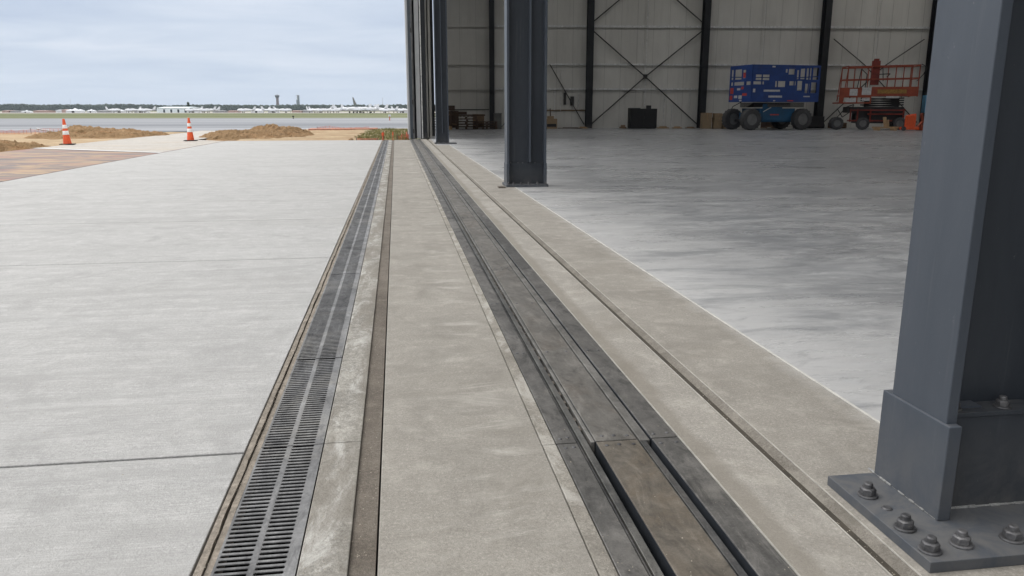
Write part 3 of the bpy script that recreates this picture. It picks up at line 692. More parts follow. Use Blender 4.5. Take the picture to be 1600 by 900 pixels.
# ---------------------------------------------------------------- orange netting, stakes and grass at the far end of the strip
M['net'] = plain('faded_orange_netting', (.50, .13, .07), .8, var=.25, scale=6)
M['net_pink'] = plain('sun_bleached_netting', (.45, .22, .16), .9, var=.3, scale=3)
def stake(label, x, y, h, r):
    s = thing('marker_stake', label, 'stake', (x*U, y*U, -.05), 0, 'orange stakes at the end of the concrete')
    MB().tube((0, 0, 0), (.01, 0, h), r, r*.8, 8).build('post', 'net', s, k=1)
    MB().tube((.007, 0, h*.6), (.01, 0, h*.9), r*1.5, r*1.35, 8).build('tape', 'orange', s, k=1)
stake('short thick orange stake behind the end of the drain', -.46, YE+.25, .36, .035)
stake('short thin orange stake behind the end of the brown gutter strip', -.12, YE+.22, .38, .016)
def net(label, pts, h, seed, step=.09):
    n_ = thing('barrier_net', label, 'barrier net', (pts[0][0]*U, pts[0][1]*U, -.05*U), 0, 'sagging orange barrier nets')
    rnd = random.Random(seed); mb = MB(); P = []
    for (a, b) in zip(pts, pts[1:]):
        k = max(2, int(math.dist(a, b)/step))
        for i in range(k): P.append((a[0]+(b[0]-a[0])*i/k+rnd.uniform(-.03, .03), a[1]+(b[1]-a[1])*i/k+rnd.uniform(-.06, .06)))
    hs = []; q = 0
    for i in range(len(P)): q = .7*q+rnd.uniform(-.3, .3); hs.append(h*(.65+.5*q))
    o0 = pts[0]
    rows = 5
    for i in range(len(P)-1):
        (xa, ya), (xb, yb2) = P[i], P[i+1]
        for r_ in range(rows+1):
            fa = r_/rows
            A = (xa-o0[0], ya-o0[1], hs[i]*fa); B = (xb-o0[0], yb2-o0[1], hs[i+1]*fa); mb.bar(A, B, .010)
        mb.bar((xa-o0[0], ya-o0[1], 0), (xa-o0[0], ya-o0[1], max(.02, hs[i])), .009)
    mb.build('mesh', 'net', n_)
    mb = MB()
    for i in range(0, len(P), 9): mb.tube((P[i][0]-o0[0], P[i][1]-o0[1], 0), (P[i][0]-o0[0], P[i][1]-o0[1], abs(hs[i])+.05), .012, n=6)
    mb.build('support_post', 'brown', n_)
net('orange barrier net slumped beside the parked hangar door', [(.05, 28.2), (.42, 28.6), (.35, 31)], .30, 3)
net('low orange barrier net half buried in the dirt left of the stakes', [(-1.35, 27.9), (-.9, 28.2), (-.55, 28.5)], .13, 4)
net('long faded orange net along the taxiway edge behind the right mound', [(-4.2, 43.8), (-2.8, 44.3), (-1.3, 44.6)], .24, 5, .16)
net('low faded red net at the taxiway edge left of the left cone', [(-19.3, 38.6), (-17.2, 38.8), (-14.6, 38.9)], .26, 6, .16)
S('dirt', MB().prism([(-4.6, 43.2), (-1.0, 43.9), (-1.0, 45.2), (-4.6, 44.6)], -.06, .04), 'net_pink', bevel=.03)
def grass_patch():
    rnd = random.Random(9); mb = MB()
    for i in range(9000):
        x = rnd.uniform(-1.9, .6); y = 28.0+17*rnd.random()**1.3
        e = fb(x, y*.5, 1.3, 4)
        lim = -1.6+(y-28)*.02+ (.9 if y < 30 else 0)+.5*e
        if x < lim or (y < 29.0 and rnd.random() < .6): continue
        h = rnd.uniform(.05, .16)*(.7+.6*max(0, e+.5)); a = rnd.uniform(0, 6.28); dx, dy = math.cos(a)*.018, math.sin(a)*.018
        lx, ly = rnd.uniform(-.05, .05), rnd.uniform(-.05, .05); z = -.09
        mb.v += [(x-dx, y-dy, z), (x+dx, y+dy, z), (x+lx, y+ly, z+h)]; k = len(mb.v); mb.f.append((k-3, k-2, k-1)); mb.sm.append(False)
    g = NG('rough_grass'); n = g.noise(g.vec(), 1.3, 6, .6); c = g.mix(g.rng(n, .35, .65), (.11, .13, .045), (.26, .24, .10))
    return tag(mb.build('grass', g.fin(c, .9, spec=.1)), 'rough green grass growing at the end of the concrete by the door', 'grass', kind='stuff')
grass_patch()
S('grass_bank', MB().prism([(-1.2, 29.2), (.58, 28.6), (.58, 46.5), (-1.75, 46)], -.12, -.03), plain('grassy_soil', (.24, .19, .10), .95, var=.4, scale=1.2))
# dirt clods
for i, (x, y, r_) in enumerate(((-1.2, 28.2, .07), (-.8, 28.0, .05), (-1.6, 28.9, .09), (-.3, 28.3, .05))):
    mb = MB(); n_ = 12
    for a in range(n_):
        for b in range(7):
            th, ph = 2*math.pi*a/n_, math.pi*b/6; v = Vector((math.cos(th)*math.sin(ph), math.sin(th)*math.sin(ph), math.cos(ph)*.6))
            v *= r_*(1+.5*noise.noise(v*2.2+Vector((i*3, 0, 0)))); mb.v.append(tuple(v))
    for a in range(n_):
        for b in range(6): mb.f.append((a*7+b, a*7+b+1, ((a+1) % n_)*7+b+1, ((a+1) % n_)*7+b)); mb.sm.append(True)
    o = mb.build('dirt_clod', 'mound'); o.location = (x*U, y*U, -.04)
    tag(o, f'{["reddish clod of soil behind the apron end, second from the left","reddish clod of soil behind the apron end, third from the left","leftmost and largest clod of soil behind the apron end","small clod of soil between the two orange stakes"][i]}', 'soil clod', 'clods of soil behind the apron end')

# ---------------------------------------------------------------- things along the back wall
FW = Vector((math.sin(R(8.28)), math.cos(R(8.28)), 0)); RT = Vector((math.cos(R(8.28)), -math.sin(R(8.28)), 0))
def far(px, D, z=0): return (FW*D + RT*((px-800)/1251*D))*U + Vector((0, 0, z))
def wl(t_, o_, z=0): v = WM @ Vector((t_, o_, 0)); return (v.x*U, v.y*U, z)
RW = -WA
def holed(mb, x0, x1, z0, z1, holes, y0, y1, mt=None):
    xs = sorted({x0, x1, *[h[0] for h in holes], *[h[1] for h in holes]}); zs = sorted({z0, z1, *[h[2] for h in holes], *[h[3] for h in holes]})
    for a, b in zip(xs, xs[1:]):
        run = None
        for c, d in list(zip(zs, zs[1:]))+[(None, None)]:
            solid = c is not None and not any(h[0] <= (a+b)/2 <= h[1] and h[2] <= (c+d)/2 <= h[3] for h in holes)
            if solid: run = (run[0], d) if run else (c, d)
            elif run: mb.box(a, b, y0, y1, run[0], run[1], mt); run = None
    return mb
M['blue'] = plain('scuffed_blue_paint', (.014, .05, .21), .5, var=.3, scale=2)
M['blue2'] = plain('teal_blue_chassis_paint', (.01, .075, .16), .5, var=.3, scale=2)
M['tyre'] = plain('dusty_tyre_rubber', (.06, .06, .062), .85, var=.4, scale=3)
M['rim'] = plain('grey_rim', (.15, .15, .15), .6, var=.3)
M['dkmetal'] = plain('greasy_dark_metal', (.02, .02, .022), .6, var=.4)
M['sticker'] = plain('worn_pale_sticker', (.5, .5, .5), .6, var=.3, scale=10)
M['sticker_red'] = plain('worn_red_sticker', (.45, .06, .05), .6, var=.4, scale=10)
M['redor'] = plain('faded_red_orange_paint', (.27, .055, .025), .6, var=.3, scale=3)
M['dred'] = plain('dirty_dark_red_paint', (.19, .03, .02), .65, var=.5, scale=3)
M['wood'] = plain('raw_brown_timber', (.20, .13, .075), .85, var=.35, scale=2)
M['wood_dark'] = plain('old_dark_timber', (.075, .045, .03), .85, var=.4, scale=2)
M['wood_pale'] = plain('pale_scrap_timber', (.40, .27, .15), .85, var=.3, scale=3)
M['card'] = plain('brown_cardboard', (.30, .215, .13), .85, var=.15, scale=3)
def wheel(parent, x, y, r, wd, mt_tyre='tyre', treads=18):
    tr = Matrix.Translation((x, y, r)) @ Matrix.Rotation(R(90), 4, 'X')
    m1 = MB().lathe([(r*.55, -wd/2), (r*.9, -wd/2), (r*.98, -wd*.38), (r*.98, wd*.38), (r*.9, wd/2), (r*.55, wd/2), (r*.55, -wd/2)], 28, tr)
    for i in range(treads):
        a = 2*math.pi*i/treads
        m1.box(-.03, .03, -wd*.5, wd*.5, r*.94, r*1.0, Matrix.Translation((x, y, r)) @ Matrix.Rotation(a, 4, 'Y'))
    w_ = m1.build('wheel', mt_tyre, parent, k=1)
    m2 = MB().lathe([(0, -wd*.42), (r*.2, -wd*.42), (r*.25, -wd*.3), (r*.5, -wd*.28), (r*.56, -wd*.4), (r*.56, wd*.4), (0, wd*.4)], 20, tr)
    m2.build('rim', 'rim', w_, k=1)
# blue lift
p = far(1172, 40.6)
bl = thing('scissor_lift', 'blue scissor lift with sheet clad deck, stickers and big knobbly tyres', 'scissor lift', p, R(7.2))
Ls, Ws, DT, DB_ = 4.55, 2.45, 3.72, 1.62
zx = lambda a: (a-400)*(Ls/675); zz = lambda b: DT-(b-105)*((DT-DB_)/410)
holes = [(435,570,215,275),(415,520,290,322),(630,730,285,350),(725,745,150,190),(755,825,140,210),(840,860,160,260),(875,920,140,260),(935,985,135,265),(1000,1060,130,265),(770,835,285,330),(850,900,280,390),(930,975,310,415),(990,1050,295,415)]
holes = [(zx(a), zx(b), zz(d), zz(c)) for a, b, c, d in holes]
holed(MB(), 0, Ls, DB_, DT, holes, 0, .04).build('side_panel', 'blue', bl, k=1)
eh = [(.12, .38, 2.92, 3.5), (.55, 1.3, 2.92, 3.5), (1.42, 1.8, 2.98, 3.45), (.1, .38, 2.58, 2.78), (.5, 1.6, 2.58, 2.78), (1.75, 2.3, 2.58, 2.78)]
mtE = Matrix(((0, 1, 0, 0), (1, 0, 0, 0), (0, 0, 1, 0), (0, 0, 0, 1)))
eh = [(2.45-b, 2.45-a, c, d) for a, b, c, d in eh]
holed(MB(), 0, Ws, DB_, DT, [(Ws-b, Ws-a, c, d) for a, b, c, d in [(2.45-h[1], 2.45-h[0], h[2], h[3]) for h in eh]], 0, .04, mtE).build('end_panel', 'blue', bl, k=1)
mb = MB().box(.05, Ls-.05, .05, Ws-.05, DB_, DB_+.08)
for x in (0.06, 1.1, 2.2, 3.3, Ls-.06):
    mb.box(x-.03, x+.03, Ws-.06, Ws, DB_, DT-.1)
for z in (DT-.1, DT-.65, DB_+.3): mb.box(0, Ls, Ws-.05, Ws, z, z+.05); mb.box(Ls-.05, Ls, 0.04, Ws, z, z+.05)
mb.box(Ls-.05, Ls, 1.0, 1.06, DB_, DT-.1)
mb.build('deck_rail', 'blue', bl, k=1)
MB().box(1.3, 2.3, .7, 1.6, DB_+.08, 2.35).box(2.9, 3.6, .4, 1.2, DB_+.08, 2.2).build('deck_load', 'dkmetal', bl, k=1)
for (a, b, c, d, m) in ((520,680,380,402,'sticker'),(570,705,445,467,'sticker'),(920,985,447,460,'sticker'),(620,640,495,508,'sticker'),(760,820,495,508,'sticker_red'),(590,620,118,134,'sticker'),(415,437,370,410,'sticker')):
    MB().box(zx(a), zx(b), -.006, 0, zz(d), zz(c)).build('sticker', m, bl, k=1)
for (a, b, c, d, m) in ((.15,.5,2.1,2.45,'sticker_red'),(.9,1.25,2.3,2.42,'sticker'),(1.35,1.6,2.35,2.5,'sticker_red'),(.1,.42,1.75,2.0,'sticker_red'),(.6,.95,1.85,2.0,'sticker'),(1.1,1.45,1.8,2.0,'sticker'),(1.5,2.0,1.98,2.12,'sticker_red'),(1.2,1.45,1.66,1.75,'sticker'),(1.5,1.75,3.0,3.3,'sticker_red')):
    MB().box(-.006, 0, Ws-b, Ws-a, c, d).build('sticker', m, bl, k=1)
mb = MB()
for k_ in range(5):
    z = 1.32+.055*k_; mb.box(.5, Ls-.6, .5, .58, z, z+.04).box(.5, Ls-.6, Ws-.58, Ws-.5, z, z+.04); mb.tube((1.0+k_*.1, .45, z+.02), (1.0+k_*.1, Ws-.45, z+.02), .03)
mb.build('scissor_stack', 'dkmetal', bl, k=1)
MB().box(.45, 3.6, .35, Ws-.35, .45, 1.0).box(.8, 3.2, .28, Ws-.28, .5, 1.25).box(1.0, 1.3, .26, .3, 1.2, 1.5).box(1.0, 2.3, .24, .281, .55, 1.32).build('chassis', 'blue2', bl, k=1)
MB().box(1.5, 2.1, .23, .24, .85, .92).build('sticker', 'sticker_red', bl, k=1)
MB().bar((1.0, .2, 1.05), (1.5, .2, 1.3), .04).build('lever', 'sticker', bl, k=1)
MB().box(.2, .3, .5, Ws-.5, .5, .62).box(3.5, 3.6, .4, Ws-.4, .5, .62).build('axle', 'dkmetal', bl, k=1)
for x, y in ((.12, .1), (.12, Ws-.35), (3.55, .1), (3.55, Ws-.3)): wheel(bl, x, y, .62, .42)
MB().path([(-.05, .9, 1.62), (-.5, 1.1, 1.35), (-.62, 1.15, .9), (-.6, 1.15, .3)], .025).build('hose', 'dkmetal', bl, k=1)
# red orange lift
p = far(1309, 41.6)
ol = thing('scissor_lift', 'faded orange scissor lift with open rails, dirty white stickers and small wheels', 'scissor lift', p, R(-19))
X = lambda px: (px-1307)*.0400; Z = lambda y: (202-y)*.0382; LO = X(1416); WO = 1.75
mb = MB()
for y in (.03, WO-.03):
    mb.bar((X(1317), y, Z(107)), (LO, y, Z(105)), .07); mb.bar((X(1317), y, Z(126)), (LO, y, Z(124)), .06)
    for px in (1317, 1326, 1345, 1383, 1405, 1415): mb.bar((X(px), y, Z(152)), (X(px), y, Z(106)), .05)
    mb.bar((X(1313), y, Z(158)), (X(1317), y, Z(107)), .05)
for px in (1317, 1415):
    for yy in (106, 125): mb.bar((X(px), .03, Z(yy)), (X(px), WO-.03, Z(yy)), .05)
mb.build('deck_rail', 'redor', ol, k=1)
MB().box(X(1352), LO, 0, .04, Z(151), Z(137)).box(X(1352), LO, WO-.04, WO, Z(151), Z(137)).box(LO-.04, LO, 0.04, WO-.04, Z(151), Z(137)).box(X(1312), LO-.05, .05, WO-.05, Z(151), Z(149)).build('toe_board', 'redor', ol, k=1)
MB().box(X(1360), X(1400), -.006, 0, Z(147), Z(141)).build('faded_marking', plain('faded_yellow_marking', (.30, .17, .04), .7, var=.5, scale=9), ol, k=1)
holed(MB(), X(1307), X(1352), Z(162), Z(138), [(X(1313), X(1331), Z(160), Z(153)), (X(1333), X(1350), Z(160), Z(153))], -.05, -.006).box(X(1307), X(1352), .05, WO, Z(162), Z(160)).build('extension_deck', 'redor', ol, k=1)
for a, b, c, d in ((1321, 1332, 150, 140), (1338, 1351, 149, 138), (1316, 1331, 160, 154), (1339, 1350, 158, 154), (1372, 1390, 154, 151)):
    MB().box(X(a), X(b), -.062, -.05, Z(c), Z(d)).build('sticker', 'sticker', ol, k=1)
MB().box(X(1351), X(1361), .1, .45, Z(134), Z(98)).box(X(1353), X(1359), .1, .4, Z(98), Z(95)).build('control_box', 'dred', ol, k=1)
for pts_ in ([(X(1361), .2, Z(112)), (X(1366), .3, Z(108)), (X(1368), .3, Z(128))], [(X(1333), .3, Z(138)), (X(1336), .2, Z(110)), (X(1345), .3, Z(118)), (X(1344), .3, Z(138))], [(X(1416), .5, Z(128)), (X(1424), .5, Z(118)), (X(1428), .5, Z(108)), (X(1420), .5, Z(103))], [(X(1361), .5, Z(118)), (X(1378), .5, Z(117)), (X(1374), .5, Z(122))]): MB().path(pts_, .025).build('cable', 'dkmetal', ol, k=1)
mb = MB()
for k_ in range(4):
    z = Z(166)+.13*k_; mb.bar((X(1345), .35, z), (X(1400), .35, z+.08), .06, .08); mb.bar((X(1345), 1.3, z+.08), (X(1400), 1.3, z), .06, .08); mb.tube((X(1372), .3, z+.04), (X(1372), 1.4, z+.04), .04)
mb.build('scissor_stack', 'dkmetal', ol, k=1)
MB().box(X(1322), X(1400), .2, WO-.2, Z(176), Z(167)).box(X(1335), X(1402), .3, WO-.3, Z(192), Z(176)).build('chassis', 'dkmetal', ol, k=1)
mb = MB()
for a, b, z in ((1326, 1402, 172), (1350, 1400, 178), (1322, 1345, 188), (1350, 1385, 188)): mb.bar((X(a), .14, Z(z)), (X(b), .14, Z(z)), .08)
for px in (1326, 1336, 1354, 1400): mb.bar((X(px), .14, Z(190)), (X(px), .14, Z(170)), .08)
mb.build('chassis_frame', 'dred', ol, k=1)
for x, y in ((X(1308), .15), (X(1312), 1.45), (X(1344), .1), (X(1396), .2), (X(1396), 1.4)): wheel(ol, x, y, .37, .28, treads=12)
# pallets, timber, boxes
def pallet(label, t_, o_, z, rz, mat='wood_dark', lx=1.3, group='old pallets stacked against the back wall'):
    q = thing('pallet', label, 'pallet', wl(t_, o_, z), RW+rz, group)
    mb = MB()
    for i in range(6): mb.box(-lx/2+i*(lx-.12)/5, -lx/2+i*(lx-.12)/5+.12, -.5, .5, .135, .155)
    for y in (-.5, -.05, .4): mb.box(-lx/2, lx/2, y, y+.1, .113, .135); mb.box(-lx/2, lx/2, y, y+.1, 0, .02)
    mb.build('deck_boards', mat, q, k=1)
    mb = MB()
    for y in (-.5, -.05, .4):
        for x in (-lx/2, -.06, lx/2-.12): mb.box(x, x+.12, y, y+.1, .02, .113)
    mb.build('block', mat, q, k=1)
for i in range(7): pallet(f'dark timber pallet, {["lowest","second lowest","third lowest","middle","third highest","second highest","topmost"][i]} in the left pile by the far column', -2.1+.04*(i % 2), -2.6, .001+i*.157, .05*(i % 3-1))
for i in range(5): pallet(f'dark timber pallet, {["lowest","second lowest","middle","second highest","topmost"][i]} of the pile in the left corner nearest the pale panel', -.75+.05*(i % 2), -2.5, .001+i*.157, .04*(i % 3))
for i in range(3): pallet(f'dark timber pallet, {["bottom","middle","top"][i]} one of the short pile left of the grey crate', .35, -2.2, .001+i*.157, -.03*i)
def beam(label, t_, o_, z, ln, a, b, rz, mat='wood_dark', name='timber_beam', cat='timber', group='loose timbers on the pallets'):
    return tag(_place(MB().box(-ln/2, ln/2, -a/2, a/2, 0, b).build(name, mat, k=1, bevel=.006), wl(t_, o_, z), RW+rz), label, cat, group)
def _place(o, loc, rz): o.location = loc; o.rotation_euler = (0, 0, rz); return o
beam('thick dark beam lying on the left pallet pile', -1.9, -2.8, 1.12, 1.3, .25, .3, .05)
beam('long thin plank laid across the pallets under the pale wall panel', -.6, -2.6, .80, 2.0, .2, .09, -.03)
beam('short beam block on top of the middle pallets', -1.1, -2.6, .90, .9, .3, .16, .02)
beam('pale floor bearer under the left pallet pile', -1.6, -3.2, .001, .25, .25, .2, 0, 'wood_pale', group=None)
g = thing('crate', 'grey upright crate at the foot of the left wall column', 'crate', wl(.95, -1.9), RW)
MB().box(-.24, .24, -.3, .3, 0, .92).build('body', plain('grey_weathered_box', (.13, .13, .12), .8, var=.3), g, k=1, bevel=.01)
MB().box(-.26, .26, -.32, .32, .92, .97).build('lid', 'rim', g, k=1)
sk = MB().lathe([(0, 0), (.42, 0), (.48, .2), (.42, .5), (.28, .72), (.1, .8), (0, .8)], 16)
for i, v in enumerate(sk.v):
    n_ = noise.noise(Vector(v)*2.5); sk.v[i] = (v[0]*(1+.35*n_), v[1]*(1+.3*n_), v[2]*(1+.1*n_))
o = _place(sk.build('sack', plain('mottled_olive_sacking', (.16, .15, .10), .9, var=.6, scale=2.5), k=1), wl(1.85, -1.8, .0), 0); tag(o, 'mottled bulging sack standing beside the leaning pipe', 'sack')
tag(MB().tube(wl(1.15, -1.7, .1), wl(2.35, -.2, 1.5), .035).build('leaning_pipe', 'rim', k=1), 'thin pipe leaning on the back wall left of the middle column', 'pipe')
for i, (t_, w_, h_) in enumerate(((1.65, .14, .22), (2.5, .3, .18))):
    tag(_place(MB().box(-w_/2, w_/2, -.1, .1, 0, h_).build('timber_offcut', 'wood_pale', k=1), wl(t_, -2.5), RW+.3*i), ['small yellowish offcut in front of the sack', 'pale offcut lying left of the middle column'][i], 'offcut')
# right of middle column
for i, (t_, o_, w_, h_, m, lb) in enumerate(((-3.1, -2.0, .9, 1.25, 'wood_dark', 'tall brown case partly hidden behind the far slim column'), (-.1, -1.4, .7, .9, 'wood', 'reddish case behind the pallets under the pale panel'), (-1.55, -1.3, .8, 1.1, 'wood_dark', 'dark case behind the two left pallet piles'), (3.2, -1.3, .8, .5, 'card', 'low case hidden mostly by the middle column'), (16.3, -.9, .9, .5, 'wood_dark', 'dark case in the gap left of the blue lift front wheels'), (20.2, -.9, 1.0, .35, 'wood_dark', 'flat dark case between the two lifts'))):
    q = thing('packing_case', lb, 'packing case', wl(t_, o_), RW+.06*i, 'packing cases along the back wall')
    MB().box(-w_/2, w_/2, -.3, .3, .06, h_).build('case_body', m, q, k=1, bevel=.01)
    MB().box(-w_/2, -w_/2+.1, -.3, .3, 0, .06).box(w_/2-.1, w_/2, -.3, .3, 0, .06).box(-w_/2, w_/2, -.325, -.3, h_*.2, h_*.3).box(-w_/2, w_/2, -.325, -.3, h_*.75, h_*.85).build('batten', 'wood', q, k=1)
g = thing('crate', 'brown open crate peeping out right of the middle column', 'crate', wl(4.0, -1.4), RW)
MB().box(-.45, .25, -.3, .3, 0, .62).box(-.35, .05, -.2, .2, .62, .78).build('body', 'card', g, k=1)
MB().box(-.4, .2, -.31, -.3, .12, .3).build('slot', 'dkmetal', g, k=1); MB().tube((-.15, 0, .75), (-.18, 0, 1.25), .04).build('post', 'wood_dark', g, k=1)
lab = ['long low plank along the wall foot left of the second wall column', 'short pale plank beside the second wall column', 'reddish brown scrap block left of the black cabinet', 'flat pale board right of the black cabinet', 'pale crumpled offcut midway between cabinet and cartons', 'thin board just left of the cartons']
for i, (t_, ln, h_, m) in enumerate(((5.0, 1.6, .07, 'wood_dark'), (5.7, .6, .12, 'wood_pale'), (7.95, .4, .22, 'wood'), (10.2, .75, .14, 'wood_pale'), (11.0, .6, .13, 'wood_pale'), (11.75, .6, .11, 'wood'))):
    o = MB().box(-ln/2, ln/2, -.12, .12, 0, h_*.5).box(-ln*.3, ln*.32, -.1, .08, h_*.5+.002, h_).build('timber_offcut', m, k=1); _place(o, wl(t_, -1.1), RW+.1*(i % 3-1)); tag(o, lab[i], 'offcut')
g = thing('cabinet', 'matt black cabinet standing under the wall bracing', 'cabinet', wl(8.98, -1.3), RW)
MB().box(-.86, .86, -.4, .4, .04, 1.24).box(-.86, -.2, -.4, .4, 1.24, 1.28).build('body', plain('matt_black_paint', (.007, .007, .008), .7), g, k=1, bevel=.015)
MB().box(.25, .52, -.15, .15, 1.24, 1.44).build('top_box', 'dkmetal', g, k=1); MB().box(-.8, .8, -.36, .36, 0, .04).build('foot', 'dkmetal', g, k=1)
MB().box(-.01, .01, -.408, -.401, .1, 1.2).box(.06, .09, -.43, -.401, .6, .8).build('door_handle', 'dkmetal', g, k=1)
g1 = 'brown cartons between the cabinet and the blue lift'
def carton(label, t_, o_, z, w_, d_, h_, rz=0):
    c = thing('carton', label, 'carton', wl(t_, o_, z), RW+rz, g1)
    MB().box(-w_/2, w_/2, -d_/2, d_/2, 0, h_).build('box', 'card', c, k=1, bevel=.008)
    MB().box(-.03, .03, -d_/2-.003, -d_/2, h_*.55, h_-.004).box(-.03, .03, -d_/2, d_/2, h_+.0005, h_+.003).build('tape', 'wood_pale', c, k=1)
carton('tall brown carton left of the others, under the black wall column', 12.45, -1.7, 0, .60, .5, .98)
for i, (t_, z, w_, h_, lb) in enumerate(((13.05, 0, .5, .4, 'bottom left carton of the untidy pile'), (13.6, 0, .5, .36, 'bottom right carton of the untidy pile'), (13.1, .403, .6, .3, 'middle left carton of the untidy pile'), (13.66, .363, .42, .34, 'middle right carton of the untidy pile'), (13.05, .706, .45, .25, 'top left carton of the untidy pile'), (13.55, .706, .4, .22, 'top right carton of the untidy pile'))):
    carton(lb+' beside the tall carton', t_, -1.75, z, w_, .5, h_, .05*(i % 3-1))
g = thing('roller', 'dark low machine part behind the blue lift', 'machine part', wl(18.6, -.8), RW)
MB().box(-.9, .9, -.25, .25, .1, .75).tube((-1, 0, .15), (1, 0, .15), .15).build('body', 'dkmetal', g, k=1)
# orange stand, tangle of hose, timber, blue bin near the right column
tag(MB().path([wl(19.8, -1, .9), wl(20.1, -1, 1.2), wl(20.4, -1, .7), wl(20.9, -1, 1.1), wl(21.0, -1, 1.5), wl(20.6, -1, 1.35), wl(20.0, -1, .55), wl(19.9, -1, .1)], .03).build('hose', 'dkmetal', k=1), 'tangled black hose hanging left of the orange lift', 'hose')
def yard(px, D, z=0): return far(px, D, z)
g = thing('timber_brace', 'yellowish timber trestle lying in front of the orange lift', 'trestle', yard(1386, 40.0), R(-10))
MB().box(-.75, .75, -.05, .05, .12, .22).box(-.55, -.4, -.3, .3, 0, .12).box(.4, .55, -.3, .3, 0, .12).build('beam', 'wood_pale', g, k=1)
MB().bar((.0, 0, .2), (-.1, 0, .75), .14).bar((.15, 0, .2), (.1, 0, .6), .1).build('upright', 'wood_pale', g, k=1)
g = thing('pallet_truck', 'bright orange pallet truck frame beside the near column, left one', 'pallet truck', yard(1422, 39.8), R(-15))
MB().prism([(-.45, -.3), (.5, -.3), (.35, .3), (-.4, .3)], .05, .2).prism([(-.22, -.25), (.3, -.25), (.26, .1), (-.2, .1)], .2, .85).bar((-.2, -.1, .8), (.35, 0, .9), .12).build('frame', 'orange', g, k=1, bevel=.02)
MB().lathe([(0, -.05), (.12, -.05), (.12, .05), (0, .05)], 14, Matrix.Translation((-.35, -.3, .12)) @ Matrix.Rotation(R(90), 4, 'X')).build('wheel', 'tyre', g, k=1)
g = thing('pallet_truck', 'dull orange machine arm half hidden behind the near column', 'machine', yard(1442, 40.2), R(20))
MB().bar((-.4, 0, .1), (.1, 0, .5), .14).bar((.1, 0, .5), (-.1, 0, .95), .12).box(-.2, .5, -.2, .2, .0, .3).build('frame', 'redor', g, k=1, bevel=.02)
g = thing('water_tank', 'light blue plastic tank on a dark stand beside the near column', 'tank', yard(1453, 41.4), R(-20))
MB().box(-.4, .5, -.35, .35, 1.0, 2.0).box(-.37, .47, -.37, .37, 1.2, 1.25).box(-.37, .47, -.37, .37, 1.6, 1.65).build('tank_body', plain('light_blue_plastic', (.06, .25, .42), .5), g, k=1, bevel=.04)
MB().box(-.1, .2, -.15, .15, 2.0, 2.1).build('cap', 'sticker', g, k=1)
MB().box(-.35, .45, -.3, .3, 0, 1.0).build('stand', 'dkmetal', g, k=1)

# ---------------------------------------------------------------- far side of the airfield
M['pwhite'] = plain('white_aircraft_paint', (.60, .615, .64), .45, var=.05)
M['pglass'] = plain('dark_cockpit_glass', (.03, .04, .05), .15)
M['pblue'] = plain('blue_trim_paint', (.06, .1, .25), .4)
def aircraft():
    a = thing('light_aircraft', 'x', 'aircraft', (0, 0, 0), 0, 'white light aircraft parked across the airfield')
    rot = Matrix.Rotation(R(90), 4, 'Y')
    MB().lathe([(0, -3.4), (.18, -3.4), (.5, -2.9), (.62, -1.6), (.66, -.3), (.5, 1.2), (.25, 3.0), (.1, 3.9), (0, 4)], 16, Matrix.Translation((0, 0, 1.15)) @ rot).build('fuselage', 'pwhite', a, k=1)
    MB().prism([(-1.4, -5), (-.3, -5), (.1, 0), (-.3, 5), (-1.4, 5), (-1.9, 0)], .8, .93).build('wing', 'pwhite', a, k=1)
    MB().prism([(3.1, -1.6), (3.8, -1.6), (4, 0), (3.8, 1.6), (3.1, 1.6), (2.7, 0)], 1.3, 1.37).build('tailplane', 'pwhite', a, k=1)
    MB().prism([(2.6, 0), (3.9, 0), (4.3, 1.35), (3.6, 1.35)], -.05, .05, Matrix.Translation((0, 0, 1.25)) @ Matrix.Rotation(R(90), 4, 'X')).build('fin', 'pwhite', a, k=1)
    MB().lathe([(0, 0), (.45, 0), (.4, .3), (.2, .5), (0, .55)], 12, Matrix.Translation((-.7, 0, 1.45)) @ Matrix.Diagonal((2.2, 1, 1, 1))).build('canopy', 'pglass', a, k=1)
    MB().bar((-1, -1.2, 0), (-1, -1.2, .85), .1).bar((-1, 1.2, 0), (-1, 1.2, .85), .1).bar((-2.8, 0, 0), (-2.8, 0, .9), .1).tube((-1, -1.3, .2), (-1, -1.1, .2), .2).tube((-1, 1.1, .2), (-1, 1.3, .2), .2).build('landing_gear', 'dkmetal', a, k=1)
    return a
GZ = -.13*U
rnd = random.Random(21); proto = None
pls = [(486, 330), (495, 345), (504, 325), (513, 350), (522, 318), (531, 340), (541, 322), (551, 335), (560, 300), (568, 330), (577, 298), (587, 325), (597, 335), (606, 318), (615, 340), (625, 322),
       (302, 335), (322, 330), (329, 345), (384, 330), (409, 340), (424, 325), (443, 335), (178, 340), (207, 345), (228, 335)]
pls.sort()
for i, (px, D) in enumerate(pls):
    o = aircraft() if proto is None else copy_tree(proto)
    proto = proto or o
    big = 1.5 if 535 < px < 590 else 1.15
    o.scale = (big,)*3
    o.location = far(px, D*1.0, GZ+.01); o.rotation_euler = (0, 0, R(rnd.choice([15, 160, 200, -20, 40, 140])+rnd.uniform(-20, 20)))
    o['label'] = f'small white parked aircraft across the runway, number {i+1} counting from the left' if False else f'small white parked aircraft across the runway, {(ORD+["last"]*9)[i] if i else "leftmost"} from the left'.replace('leftmost from the left', 'leftmost of them all')
